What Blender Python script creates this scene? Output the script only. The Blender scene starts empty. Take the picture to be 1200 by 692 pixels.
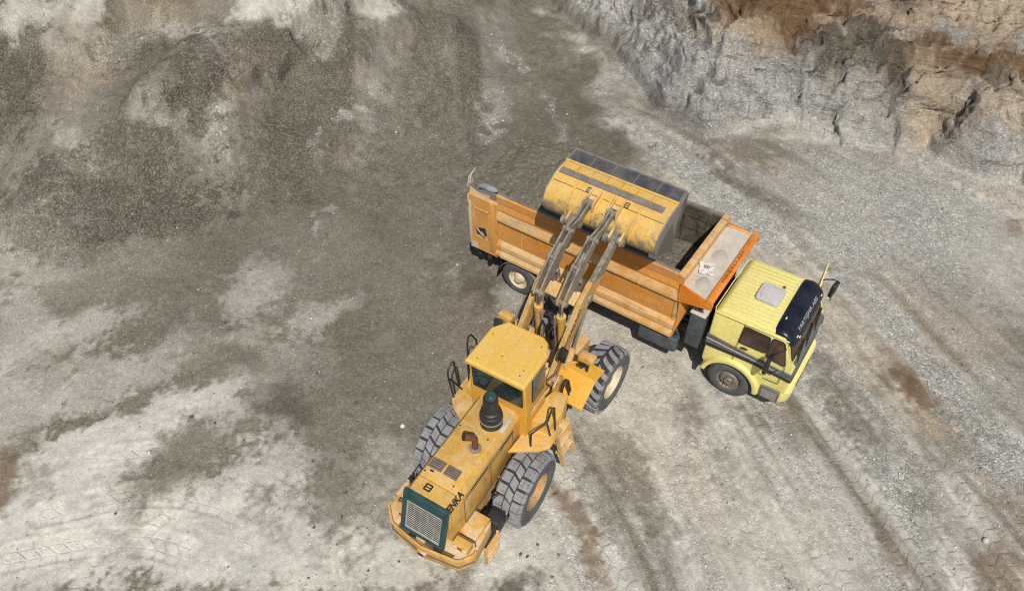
import bpy, bmesh, math, random
import numpy as np
from mathutils import Vector, Matrix, Euler, noise as mnoise

random.seed(7)
R = math.radians
scene = bpy.context.scene
COL = scene.collection
PI = math.pi

def lin(hexs):
    """sRGB hex to linear rgba"""
    v = [int(hexs[i:i + 2], 16) / 255 for i in (0, 2, 4)]
    return tuple(c / 12.92 if c <= 0.04045 else ((c + 0.055) / 1.055) ** 2.4 for c in v) + (1,)

# ---------------------------------------------------------------- materials
class NT:
    def __init__(self, name):
        self.m = bpy.data.materials.new(name); self.m.use_nodes = True
        self.t = self.m.node_tree; self.t.nodes.clear()
        self.out = self.n('ShaderNodeOutputMaterial')
        self.bs = self.n('ShaderNodeBsdfPrincipled')
        self.l(self.bs.outputs[0], self.out.inputs[0])
    def n(self, kind, **kw):
        o = self.t.nodes.new(kind)
        for k, v in kw.items():
            if k.startswith('i_'):
                key = k[2:]
                o.inputs[int(key) if key.isdigit() else key.replace('_', ' ')].default_value = v
            else: setattr(o, k, v)
        return o
    def l(self, a, b): self.t.links.new(a, b)
    def coord(self, kind='Object'): return self.n('ShaderNodeTexCoord').outputs[kind]
    def noise(self, scale, detail=4, rough=0.55, vec=None, dist=0):
        o = self.n('ShaderNodeTexNoise', i_Scale=scale, i_Detail=detail, i_Roughness=rough, i_Distortion=dist)
        self.l(vec or self.coord(), o.inputs['Vector']); return o.outputs['Fac']
    def ramp(self, fac, stops):
        o = self.n('ShaderNodeValToRGB'); e = o.color_ramp.elements
        while len(e) > 1: e.remove(e[-1])
        e[0].position = stops[0][0]; e[0].color = self.c(stops[0][1])
        for p, c in stops[1:]:
            q = e.new(p); q.color = self.c(c)
        self.l(fac, o.inputs[0]); return o.outputs[0]
    @staticmethod
    def c(v):
        if isinstance(v, (int, float)): return (v, v, v, 1)
        if isinstance(v, str): return lin(v)
        return tuple(v) + (1,) if len(v) == 3 else v
    def mix(self, fac, a, b, blend='MIX'):
        o = self.n('ShaderNodeMix', data_type='RGBA', blend_type=blend)
        for v, k in ((fac, 0), (a, 6), (b, 7)):
            if hasattr(v, 'default_value') or isinstance(v, bpy.types.NodeSocket): self.l(v, o.inputs[k])
            elif k == 0: o.inputs[0].default_value = v
            else: o.inputs[k].default_value = self.c(v)
        return o.outputs[2]
    def math(self, op, a, b=None, clamp=False):
        o = self.n('ShaderNodeMath', operation=op, use_clamp=clamp)
        for k, v in enumerate((a, b)):
            if v is None: continue
            if isinstance(v, bpy.types.NodeSocket): self.l(v, o.inputs[k])
            else: o.inputs[k].default_value = v
        return o.outputs[0]
    def bump(self, h, strength, dist, normal=None):
        o = self.n('ShaderNodeBump', i_Strength=strength, i_Distance=dist)
        self.l(h, o.inputs['Height'])
        if normal: self.l(normal, o.inputs['Normal'])
        return o.outputs[0]
    def up(self, lo=0.3, hi=0.95):
        g = self.n('ShaderNodeNewGeometry'); s = self.n('ShaderNodeSeparateXYZ')
        self.l(g.outputs['True Normal'], s.inputs[0])
        m = self.n('ShaderNodeMapRange', i_1=lo, i_2=hi); self.l(s.outputs[2], m.inputs[0]); return m.outputs[0]

def paint(name, base, alt=None, dust='b9ad98', dust_amt=0.35, rust=0.12, rough=0.42, scale=1.0, streak=0.25, rustc='5a3a22', side_dust=0.5, spec=0.4, grad=None, scuff=None, grime=0.0, scrape=0.0):
    """worn machine paint: uneven colour, settled dust, run-off streaks, chips and rust"""
    k = NT(name); co = k.coord()
    c = k.mix(k.ramp(k.noise(1.3 * scale, 5, 0.6, co), [(0.35, 0.0), (0.7, 1.0)]), base, alt or base)
    if grad:     # paint weathered paler towards one end of the body
        sx = k.n('ShaderNodeSeparateXYZ'); k.l(co, sx.inputs[0])
        mr = k.n('ShaderNodeMapRange', i_1=grad[1], i_2=grad[2], i_3=1.0, i_4=0.0); k.l(k.math('ADD', sx.outputs[0], k.math('MULTIPLY', k.noise(0.8 if len(grad) < 4 else 3.0, 3, 0.6, co), 2.0 if len(grad) < 4 else grad[3])), mr.inputs[0])
        c = k.mix(mr.outputs[0], c, grad[0])
    c = k.mix(0.5, c, k.mix(k.ramp(k.noise(14 * scale, 5, 0.7, co), [(0.3, 0.0), (0.75, 1.0)]), (0.62, 0.62, 0.62), (1.2, 1.2, 1.2)), 'MULTIPLY')
    mp = k.n('ShaderNodeMapping'); mp.inputs['Scale'].default_value = (9 * scale, 9 * scale, 0.8 * scale); k.l(co, mp.inputs[0])
    st = k.ramp(k.noise(1.0, 5, 0.65, mp.outputs[0]), [(0.52, 0.0), (0.78, streak)])
    c = k.mix(st, c, '6b5a45')
    dn = k.ramp(k.noise(3.2 * scale, 7, 0.68, co, 0.4), [(0.38, 0.0), (0.72, 1.0)])
    dm = k.math('MULTIPLY', dn, k.math('ADD', k.math('MULTIPLY', k.up(), dust_amt * (1 - side_dust)), dust_amt * side_dust), True)
    dm = k.math('MULTIPLY', dm, 1.6, True)
    c = k.mix(dm, c, dust)
    if scrape:    # long grey rub marks along the body
        ms = k.n('ShaderNodeMapping'); ms.inputs['Scale'].default_value = (0.7, 7.0, 7.0); k.l(co, ms.inputs[0])
        c = k.mix(k.ramp(k.noise(1.0, 8, 0.66, ms.outputs[0], 0.3), [(0.54, 0.0), (0.63, scrape)]), c, k.mix(k.noise(5, 5, 0.6, co), '5f6062', '9d978c'))
    if grime:    # oily brown stains with ragged edges
        gm = k.ramp(k.noise(1.7 * scale, 9, 0.68, co, 0.8), [(0.50, 0.0), (0.66, grime)]); c = k.mix(gm, c, '7d5f3a')
    rn = k.ramp(k.noise(9 * scale, 8, 0.72, co, 0.3), [(0.66 - rust * 0.35, 0.0), (0.71 - rust * 0.3, min(1, rust * 5))])
    c = k.mix(rn, c, rustc)
    if scuff is not None:    # bare scraped steel along the heel
        sz = k.n('ShaderNodeSeparateXYZ'); k.l(co, sz.inputs[0])
        q = k.math('ADD', k.math('MULTIPLY', k.math('SUBTRACT', scuff, sz.outputs[2]), 1.5), k.math('MULTIPLY', k.math('SUBTRACT', k.noise(3.0, 7, 0.72, co, 0.5), 0.5), 4.2))
        f = k.ramp(q, [(0.25, 0.0), (0.75, 0.85)]); c = k.mix(f, c, k.mix(k.noise(6, 5, 0.6, co), '4c4d51', '8b8983'))
    k.l(c, k.bs.inputs['Base Color'])
    r = k.math('ADD', k.math('MULTIPLY', dm, 0.4), rough, True); k.l(r, k.bs.inputs['Roughness'])
    k.bs.inputs['Specular IOR Level'].default_value = spec
    k.l(k.bump(k.noise(5 * scale, 4, 0.5, co), 0.12, 0.03), k.bs.inputs['Normal'])
    return k.m

def simple(name, a, b=None, rough=0.6, metal=0.0, scale=6, bump=0.0, dust=None, dust_amt=0.0):
    k = NT(name); co = k.coord()
    c = k.mix(k.ramp(k.noise(scale, 6, 0.65, co), [(0.3, 0.0), (0.7, 1.0)]), a, b or a)
    if dust:
        dn = k.ramp(k.noise(scale * 0.6, 7, 0.7, co, 0.3), [(0.36, 0.0), (0.68, 1.0)])
        c = k.mix(k.math('MULTIPLY', dn, dust_amt, True), c, dust)
    k.l(c, k.bs.inputs['Base Color']); k.bs.inputs['Roughness'].default_value = rough; k.bs.inputs['Metallic'].default_value = metal
    if bump: k.l(k.bump(k.noise(scale * 3, 5, 0.6, co), bump, 0.02), k.bs.inputs['Normal'])
    return k.m

def glass(name, tint, rough=0.06):
    k = NT(name); co = k.coord()
    c = k.mix(k.ramp(k.noise(2.2, 4, 0.6, co), [(0.35, 0.0), (0.7, 1.0)]), tint, tuple(min(1, v * 2.4 + 0.01) for v in k.c(tint)[:3]))
    d = k.ramp(k.noise(5, 6, 0.7, co), [(0.55, 0.0), (0.8, 0.22)])
    c = k.mix(d, c, '8d8578')
    k.l(c, k.bs.inputs['Base Color'])
    k.l(k.math('ADD', k.math('MULTIPLY', d, 1.2), rough), k.bs.inputs['Roughness'])
    k.bs.inputs['Specular IOR Level'].default_value = 0.55
    return k.m

M = {}
M['yellow'] = paint('loader_yellow', 'd6a748', 'c8963a', dust='c2ad8a', dust_amt=0.5, rust=0.0, streak=0.45, grime=0.45)
M['arm_yellow'] = paint('arm_yellow', 'c79a4e', 'b0884a', dust='b8a482', dust_amt=0.5, rust=0.1, streak=0.55, side_dust=0.85, scale=1.6, grime=0.5, rustc='5d4a33')
M['roof_yellow'] = paint('cab_roof_yellow', 'dcb352', 'd8ab49', dust='ccb588', dust_amt=0.25, rust=0.0, streak=0.05)
M['fender_yellow'] = paint('fender_yellow', 'd8a235', 'd39a2c', dust='cdb27a', dust_amt=0.25, rust=0.02, streak=0.05)
M['dusty_yellow'] = paint('dusty_yellow', 'cfa152', 'c0904a', dust='cbbca0', dust_amt=0.7, rust=0.08, streak=0.4, grime=0.45)
M['worn_arm'] = paint('worn_arm', '78736a', '55514b', dust='a09888', dust_amt=0.55, rust=0.2, streak=0.5, rough=0.42, side_dust=0.85, scale=2.2, rustc='3f3833', grad=('c59a50', 0.85, 1.35, 0.6))
M['bucket_yellow'] = paint('bucket_yellow', 'd9ae50', 'd0a147', dust='b9aa88', dust_amt=0.35, rust=0.12, streak=0.3, side_dust=0.8, rustc='6a5138', grime=0.3, scuff=4.85)
M['steel_dark'] = paint('worn_dark_steel', '3d4047', '4b4a4c', dust='77716a', dust_amt=0.35, rust=0.1, rough=0.42, streak=0.3, rustc='54463b', side_dust=0.8)
M['steel_grey'] = paint('scuffed_steel', '6a6766', '77706c', dust='948c80', dust_amt=0.4, rust=0.12, rough=0.42, streak=0.25, side_dust=0.8)
M['steel_bare'] = paint('greasy_pin_steel', '7d7972', '5f5a55', dust='a49b8c', dust_amt=0.5, rust=0.15, rough=0.4, side_dust=0.9)
M['orange'] = paint('tipper_orange', 'd28830', 'cb7f28', dust='cda66a', dust_amt=0.4, rust=0.05, streak=0.3, grime=0.2, scrape=0.35, side_dust=0.8, grad=('cd9c58', -7.8, -4.6))
M['orange_bright'] = paint('tipper_orange_clean', 'dc7c14', 'd5720c', dust='cfa46a', dust_amt=0.3, rust=0.06, streak=0.3, side_dust=0.6)
M['orange_dusty'] = paint('tipper_orange_dusty', 'd39c55', 'cb8f46', dust='d2b98e', dust_amt=0.6, rust=0.1, streak=0.4, side_dust=0.9, scale=0.8, grad=('d0b27e', -7.6, -2.2), scrape=0.75)
M['canopy'] = paint('canopy_dusty', 'bdb5a8', 'b5a999', dust='c4bdb0', dust_amt=0.6, rust=0.08, streak=0.1, rustc='c08a55', scale=0.7)
M['cab_yellow'] = paint('cab_pale_yellow', 'ddd27e', 'd9cc72', dust='d6ccaa', dust_amt=0.26, rust=0.03, rough=0.34, streak=0.06, scale=0.8)
M['body_inside'] = paint('tipper_inside_steel', '35332f', '45423d', dust='77705f', dust_amt=0.6, rust=0.2, streak=0.4, side_dust=0.9)
M['green'] = paint('dark_green_paint', '1d474a', '17393d', dust='5e6d66', dust_amt=0.25, rust=0.05, rough=0.4, side_dust=0.8)
M['blue_grey'] = paint('dark_blue_grey_paint', '3c4850', '343f46', dust='77736a', dust_amt=0.45, rust=0.08, rough=0.5, side_dust=0.7)
M['navy'] = paint('navy_visor', '141a26', '101520', dust='4b4c52', dust_amt=0.14, rust=0.0, rough=0.3, streak=0.05, side_dust=0.9)
M['black'] = simple('black_plastic', '17181b', '222326', 0.5, scale=9, dust='55524c', dust_amt=0.3)
M['hose'] = simple('black_hose', '141416', '26262a', 0.55, scale=12)
M['chassis'] = simple('chassis_black', '1c1b1b', '2a2826', 0.7, scale=5, dust='5b554c', dust_amt=0.45)
M['rubber'] = simple('tyre_rubber', '3f4346', '4c4f51', 0.8, scale=5, bump=0.2, dust='77756f', dust_amt=0.5)
M['rubber_groove'] = simple('tyre_groove_rubber', '1c1d20', '2a2b2d', 0.85, scale=7, dust='4b4a46', dust_amt=0.3)
M['lug'] = simple('dusty_lug_rubber', '63656a', '86878a', 0.9, scale=9, bump=0.25, dust='a3a19b', dust_amt=0.5)
M['truck_tyre'] = simple('truck_tyre_rubber', '3a3f42', '4a4d4f', 0.8, scale=8, bump=0.2, dust='6c6a64', dust_amt=0.5)
M['mudguard'] = simple('grey_mudguard', '5d646c', '6d7278', 0.75, scale=4, dust='8c8880', dust_amt=0.6)
M['cream'] = paint('cream_rim', 'd3c6a8', 'c9b894', dust='b7aa94', dust_amt=0.5, rust=0.15, side_dust=1.0, scale=2)
M['rim_tan'] = paint('tan_rim', 'bb8a45', 'a9783a', dust='a0937e', dust_amt=0.6, rust=0.2, side_dust=1.0, scale=2)
M['hub_grey'] = paint('hub_grey', '75706a', '5e5a55', dust='9b9183', dust_amt=0.5, rust=0.4, side_dust=1.0, scale=2)
M['silver'] = simple('rod_chrome', 'a8a8a6', 'c4c2be', 0.25, metal=0.9, scale=10)
M['grill_metal'] = simple('grille_bars', '9c9a92', 'b4b1a8', 0.45, metal=0.3, scale=8, dust='6a655c', dust_amt=0.5)
M['grill_dark'] = simple('grille_dark', '2b2926', '3a3733', 0.7, scale=12)
M['vent_brown'] = simple('vent_brown', '6f5b49', '4a3f36', 0.6, scale=14)
M['rust_pipe'] = paint('rusty_pipe', '7a4a30', '5c3624', dust='8a7460', dust_amt=0.3, rust=0.5, rough=0.7, scale=2)
M['hatch'] = paint('grey_hatch', 'b9b6b4', 'b1aeac', dust='c1bcb2', dust_amt=0.2, rust=0.0, rough=0.5, streak=0.05)
M['glass_green'] = glass('cab_glass', (0.010, 0.020, 0.020, 1))
M['glass_brown'] = glass('tinted_glass', (0.035, 0.018, 0.013, 1), 0.1)
M['glass_clear'] = glass('precleaner_bowl', (0.014, 0.045, 0.038, 1), 0.12)
M['lens_pale'] = simple('lamp_lens', 'b9b6a6', 'cfccbd', 0.15, scale=10)
M['white'] = simple('white_paint', 'd6d3cc', 'c4c1b9', 0.6, scale=10)
M['paper'] = simple('white_paper', 'd2cfc8', 'bdb9b0', 0.8, scale=10)
M['red'] = simple('red_lens', '8c1c14', 'a82a1c', 0.3, scale=10)
M['stripe'] = simple('dark_stripe', '4b4d50', '5a5b5d', 0.45, scale=8, dust='8d897e', dust_amt=0.3)
M['stripe_black'] = simple('black_stripe', '1f2022', '2b2b2d', 0.45, scale=8)
M['letter_black'] = simple('black_lettering', '1b1a18', '2c2a26', 0.6, scale=20)
M['letter_faded'] = simple('faded_lettering', '7d6a48', '8c7a58', 0.6, scale=20)
M['letter_brown'] = simple('brown_lettering', '7a3f16', '8c4c1c', 0.6, scale=20)
M['letter_white'] = simple('white_lettering', 'a9adb3', '8b9098', 0.6, scale=20)
M['seam_brown'] = simple('grimy_seam', '6b553a', '54452f', 0.7, scale=9)
M['tarp'] = simple('grey_tarpaulin', '5c6573', '7a7f86', 0.8, scale=5, bump=0.4, dust='b5aea2', dust_amt=0.5)

# ---------------------------------------------------------------- mesh builder
def level(p):
    """keep to thing > part > sub-part"""
    while p.parent and p.parent.parent: p = p.parent
    return p

class MB:
    def __init__(self): self.bm = bmesh.new(); self.mi = 0
    def _fin(self, faces):
        for f in faces: f.material_index = self.mi
    def box(self, c, s, rot=None, bev=0.0, seg=2):
        m = Matrix.Translation(c)
        if rot is not None: m = m @ (rot.to_4x4() if not isinstance(rot, (tuple, list)) else Euler(rot).to_matrix().to_4x4())
        m = m @ Matrix.Diagonal((s[0], s[1], s[2], 1))
        r = bmesh.ops.create_cube(self.bm, size=1, matrix=m)
        fs = {f for v in r['verts'] for f in v.link_faces}
        self._fin(fs)
        if bev:
            es = list({e for v in r['verts'] for e in v.link_edges})
            q = bmesh.ops.bevel(self.bm, geom=es, offset=bev, segments=seg, affect='EDGES', profile=0.5)
            self._fin(q['faces'])
        return self
    def poly(self, rings, caps=True):
        """loft between equal-length point rings"""
        vs = [[self.bm.verts.new(p) for p in r] for r in rings]
        n = len(vs[0]); fs = []
        for a, b in zip(vs[:-1], vs[1:]):
            for i in range(n):
                j = (i + 1) % n
                fs.append(self.bm.faces.new((a[i], a[j], b[j], b[i])))
        if caps:
            fs.append(self.bm.faces.new(list(reversed(vs[0])))); fs.append(self.bm.faces.new(vs[-1]))
        self._fin(fs); return fs
    def prism(self, pts, a0, a1, axis='y', bev=0.0, seg=2):
        """extrude a 2D polygon: axis y takes (x,z), axis x takes (y,z), axis z takes (x,y)"""
        def mk(p, a):
            if axis == 'y': return (p[0], a, p[1])
            if axis == 'x': return (a, p[0], p[1])
            return (p[0], p[1], a)
        fs = self.poly([[mk(p, a0) for p in pts], [mk(p, a1) for p in pts]])
        if bev:
            es = list({e for f in fs for e in f.edges})
            q = bmesh.ops.bevel(self.bm, geom=es, offset=bev, segments=seg, affect='EDGES', profile=0.5, clamp_overlap=True)
            self._fin(q['faces'])
        return self
    def loft(self, prof, bev=0.0, seg=3):
        """prof: (x, z, y_right, y_left)"""
        fs = self.poly([[(p[0], p[2], p[1]) for p in prof], [(p[0], p[3], p[1]) for p in prof]])
        if bev:
            es = list({e for f in fs for e in f.edges})
            q = bmesh.ops.bevel(self.bm, geom=es, offset=bev, segments=seg, affect='EDGES', profile=0.5, clamp_overlap=True)
            self._fin(q['faces'])
        return self
    def tube(self, path, r, n=8, closed=False):
        P = [Vector(p) for p in path]; rings = []
        up = None
        for i, p in enumerate(P):
            a = P[i - 1] if i > 0 else P[i]; b = P[i + 1] if i < len(P) - 1 else P[i]
            t = (b - a).normalized()
            if up is None:
                up = t.orthogonal().normalized()
            up = (up - t * up.dot(t)).normalized(); s = t.cross(up)
            rr = r[i] if isinstance(r, (list, tuple)) else r
            rings.append([p + (up * math.cos(2 * PI * k / n) + s * math.sin(2 * PI * k / n)) * rr for k in range(n)])
        self.poly(rings); return self
    def cyl(self, a, b, r0, r1=None, n=20): return self.tube([a, b], [r0, r0 if r1 is None else r1], n)
    def lathe(self, prof, axis='y', o=(0, 0, 0), n=32, closed=False):
        """prof: (radius, along)"""
        o = Vector(o); rings = []
        for r, a in prof:
            ring = []
            for k in range(n):
                t = 2 * PI * k / n; c, s = math.cos(t) * r, math.sin(t) * r
                ring.append(o + (Vector((c, a, s)) if axis == 'y' else Vector((c, s, a)) if axis == 'z' else Vector((a, c, s))))
            rings.append(ring)
        if closed: rings.append(rings[0]); self._closed(rings[:-1])
        else: self.poly(rings)
        return self
    def _closed(self, rings):
        vs = [[self.bm.verts.new(p) for p in r] for r in rings]; n = len(vs[0]); m = len(vs); fs = []
        for i in range(m):
            a, b = vs[i], vs[(i + 1) % m]
            for k in range(n):
                j = (k + 1) % n; fs.append(self.bm.faces.new((a[k], a[j], b[j], b[k])))
        self._fin(fs)
    def face(self, pts):
        f = self.bm.faces.new([self.bm.verts.new(p) for p in pts]); self._fin([f]); return self
    def hexa(self, bottom, top):
        v = [self.bm.verts.new(p) for p in list(bottom) + list(top)]
        q = [(0, 1, 2, 3), (7, 6, 5, 4), (0, 4, 5, 1), (1, 5, 6, 2), (2, 6, 7, 3), (3, 7, 4, 0)]
        fs = [self.bm.faces.new([v[i] for i in f]) for f in q]; self._fin(fs); return self
    def plate(self, pts, th):
        """planar polygon of 3D points thickened along its normal"""
        P = [Vector(p) for p in pts]
        n = Vector((0, 0, 0))
        for i in range(len(P)):
            a, b = P[i], P[(i + 1) % len(P)]; n += (a - P[0]).cross(b - P[0])
        n.normalize()
        self.poly([[p - n * th / 2 for p in P], [p + n * th / 2 for p in P]]); return self
    def split(self, name, mats, parent, **kw):
        """every separate piece becomes an object of its own (pieces that touch stay together)"""
        bm = self.bm; seen = set(); isl = []
        for v in bm.verts:
            if v in seen: continue
            st = [v]; seen.add(v); vs = []
            while st:
                q = st.pop(); vs.append(q)
                for e in q.link_edges:
                    w = e.other_vert(q)
                    if w not in seen: seen.add(w); st.append(w)
            lo = [min(q.co[i] for q in vs) - 0.004 for i in range(3)]; hi = [max(q.co[i] for q in vs) + 0.004 for i in range(3)]
            isl.append([lo, hi, vs])
        merged = True
        while merged:
            merged = False
            for i in range(len(isl)):
                for j in range(i + 1, len(isl)):
                    a, b = isl[i], isl[j]
                    if all(a[0][k] <= b[1][k] and b[0][k] <= a[1][k] for k in range(3)):
                        isl[i] = [[min(a[0][k], b[0][k]) for k in range(3)], [max(a[1][k], b[1][k]) for k in range(3)], a[2] + b[2]]; del isl[j]; merged = True; break
                if merged: break
        out = []
        for lo, hi, vs in isl:
            m = MB(); mp = {v: m.bm.verts.new(v.co) for v in vs}
            for f in {f for v in vs for f in v.link_faces}: m.bm.faces.new([mp[v] for v in f.verts]).material_index = f.material_index
            out.append(m.build(name, mats, parent, **kw))
        bm.free(); return out
    def build(self, name, mats, parent=None, bevel=0.0, smooth=35, loc=(0, 0, 0), rz=0.0, seg=2):
        bmesh.ops.recalc_face_normals(self.bm, faces=self.bm.faces[:])
        me = bpy.data.meshes.new(name); self.bm.to_mesh(me); self.bm.free()
        for m in (mats if isinstance(mats, (list, tuple)) else [mats]): me.materials.append(M[m] if isinstance(m, str) else m)
        if smooth:
            me.shade_smooth(); me.set_sharp_from_angle(angle=R(smooth))
        o = bpy.data.objects.new(name, me); COL.objects.link(o)
        o.location = loc; o.rotation_euler = (0, 0, rz)
        if parent: o.parent = level(parent)
        if bevel:
            b = o.modifiers.new('Bevel', 'BEVEL'); b.width = bevel; b.segments = seg; b.limit_method = 'ANGLE'; b.angle_limit = R(40)
        return o

def thing(name, label, cat, loc=(0, 0, 0), rz=0.0, group=None):
    o = bpy.data.objects.new(name, None); COL.objects.link(o)
    o.location = loc; o.rotation_euler = (0, 0, rz); o.empty_display_size = 0.2
    tag(o, label, cat, group); return o

def tag(o, label, cat, group=None, kind=None):
    o['label'] = label; o['category'] = cat
    if group: o['group'] = group
    if kind: o['kind'] = kind
    return o

def copy_tree(o, parent=None):
    c = o.copy(); COL.objects.link(c)
    if parent: c.parent = parent
    for ch in list(o.children): copy_tree(ch, c)
    return c

def lettering(text, name, mat, parent, origin, xdir, ydir, height, width=None, rz=0.0, bold=0.0, shear=0.0):
    """flat raised lettering; text runs along xdir with tops towards ydir"""
    cu = bpy.data.curves.new(name, 'FONT'); cu.body = text; cu.extrude = 0.5; cu.offset = bold; cu.size = 1; cu.shear = shear
    tmp = bpy.data.objects.new(name + '_tmp', cu); COL.objects.link(tmp)
    dg = bpy.context.evaluated_depsgraph_get(); dg.update()
    me = bpy.data.meshes.new_from_object(tmp.evaluated_get(dg))
    bpy.data.objects.remove(tmp); bpy.data.curves.remove(cu)
    xs = [v.co.x for v in me.vertices]; ys = [v.co.y for v in me.vertices]
    x0, x1, y0, y1 = min(xs), max(xs), min(ys), max(ys)
    sy = height / (y1 - y0); sx = (width / (x1 - x0)) if width else sy
    X = Vector(xdir).normalized(); Y = Vector(ydir); Y = (Y - X * Y.dot(X)).normalized(); Z = X.cross(Y); O = Vector(origin)
    for v in me.vertices:
        c = v.co; v.co = O + X * ((c.x - x0) * sx) + Y * ((c.y - y0) * sy) + Z * (c.z * 0.006)
    me.materials.clear(); me.materials.append(M[mat])
    o = bpy.data.objects.new(name, me); COL.objects.link(o); o.parent = level(parent); o.rotation_euler = (0, 0, rz)
    return o

def lerp(a, b, t): return tuple(p + (q - p) * t for p, q in zip(a, b))
def rounded(pts, r, seg=4):
    """round the corners of a 2D polygon"""
    out = []; n = len(pts)
    for i in range(n):
        p = Vector(pts[i]); a = Vector(pts[i - 1]); b = Vector(pts[(i + 1) % n])
        da = (a - p); db = (b - p); k = min(r, da.length * 0.45, db.length * 0.45)
        s = p + da.normalized() * k; e = p + db.normalized() * k
        for j in range(seg + 1):
            t = j / seg; q = s * (1 - t) ** 2 + p * 2 * t * (1 - t) + e * t * t; out.append((q.x, q.y))
    return out
def grow(pts, d):
    """offset a convex-ish 2D polygon outwards from its centroid by about d"""
    cx = sum(p[0] for p in pts) / len(pts); cy = sum(p[1] for p in pts) / len(pts); out = []
    for x, y in pts:
        l = math.hypot(x - cx, y - cy); k = (l + d * 1.25) / l; out.append((cx + (x - cx) * k, cy + (y - cy) * k))
    return out
# ---------------------------------------------------------------- terrain height (numpy)
def _hash(ix, iy, seed):
    h = (ix.astype(np.int64) * 374761393 + iy.astype(np.int64) * 668265263 + seed * 144269504) & 0xFFFFFFFF
    h = ((h ^ (h >> 13)) * 1274126177) & 0xFFFFFFFF
    h = (h ^ (h >> 16)) & 0xFFFFFFFF
    return h / 4294967295.0

def vnoise(x, y, seed=0):
    """value noise in -1..1"""
    x0 = np.floor(x); y0 = np.floor(y)
    fx = x - x0; fy = y - y0
    fx = fx * fx * fx * (fx * (fx * 6 - 15) + 10); fy = fy * fy * fy * (fy * (fy * 6 - 15) + 10)
    x0 = x0.astype(np.int64); y0 = y0.astype(np.int64)
    a = _hash(x0, y0, seed); b = _hash(x0 + 1, y0, seed)
    c = _hash(x0, y0 + 1, seed); d = _hash(x0 + 1, y0 + 1, seed)
    return 2 * ((a * (1 - fx) + b * fx) * (1 - fy) + (c * (1 - fx) + d * fx) * fy) - 1

def fbm(x, y, seed=0, octv=4, gain=0.5):
    s = 0; a = 1; t = 0
    for k in range(octv):
        ca, sa = math.cos(k * 0.7), math.sin(k * 0.7)
        s = s + a * vnoise((x * ca - y * sa) * 2 ** k, (x * sa + y * ca) * 2 ** k, seed + 17 * k); t += a; a *= gain
    return s / t * 1.5

def ridge(x, y, seed=0, octv=3):
    s = 0; a = 1; t = 0
    for k in range(octv):
        s = s + a * (1 - np.abs(vnoise(x * 2 ** k, y * 2 ** k, seed + 31 * k)) * 2); t += a; a *= 0.5
    return s / t

def sstep(a, b, x):
    t = np.clip((x - a) / (b - a), 0, 1)
    return t * t * (3 - 2 * t)

def signed_poly_dist(x, y, pts):
    """distance beyond an open polyline that runs left to right (positive on its far side), and arc length there"""
    best = np.full(x.shape, 1e9); arc = np.zeros(x.shape); sgn = np.ones(x.shape); L = 0
    for (ax, ay), (bx, by) in zip(pts[:-1], pts[1:]):
        dx, dy = bx - ax, by - ay; l2 = dx * dx + dy * dy
        t = np.clip(((x - ax) * dx + (y - ay) * dy) / l2, 0, 1)
        ex = x - (ax + t * dx); ey = y - (ay + t * dy)
        d = np.hypot(ex, ey); m = d < best
        best = np.where(m, d, best); arc = np.where(m, L + t * math.sqrt(l2), arc)
        sgn = np.where(m, np.sign(dx * (y - ay) - dy * (x - ax)), sgn)
        L += math.sqrt(l2)
    return best * np.where(sgn == 0, 1, sgn), arc

SLOPE_TOE = [(-120, 17), (-40, 15.8), (-17, 16.2), (-11, 17.0), (-7.5, 18.0), (-4.0, 20.0), (-1.5, 22.5), (0.5, 26.0), (1.2, 30.0), (1.0, 60.0), (1.0, 120.0)]
BANK_TOE = [(1.2, 120), (1.2, 50), (1.2, 33.5), (2.6, 31.0), (3.7, 28.7), (4.9, 25.4), (5.3, 23.9), (6.1, 22.8), (6.7, 22.2), (7.7, 22.6), (9.1, 22.2), (11.4, 21.5),
            (13.4, 21.8), (14.4, 21.9), (14.45, 21.1), (15.3, 20.2), (16.6, 19.3), (19.0, 18.3), (28, 16.5), (60, 15), (140, 14)]

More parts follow.
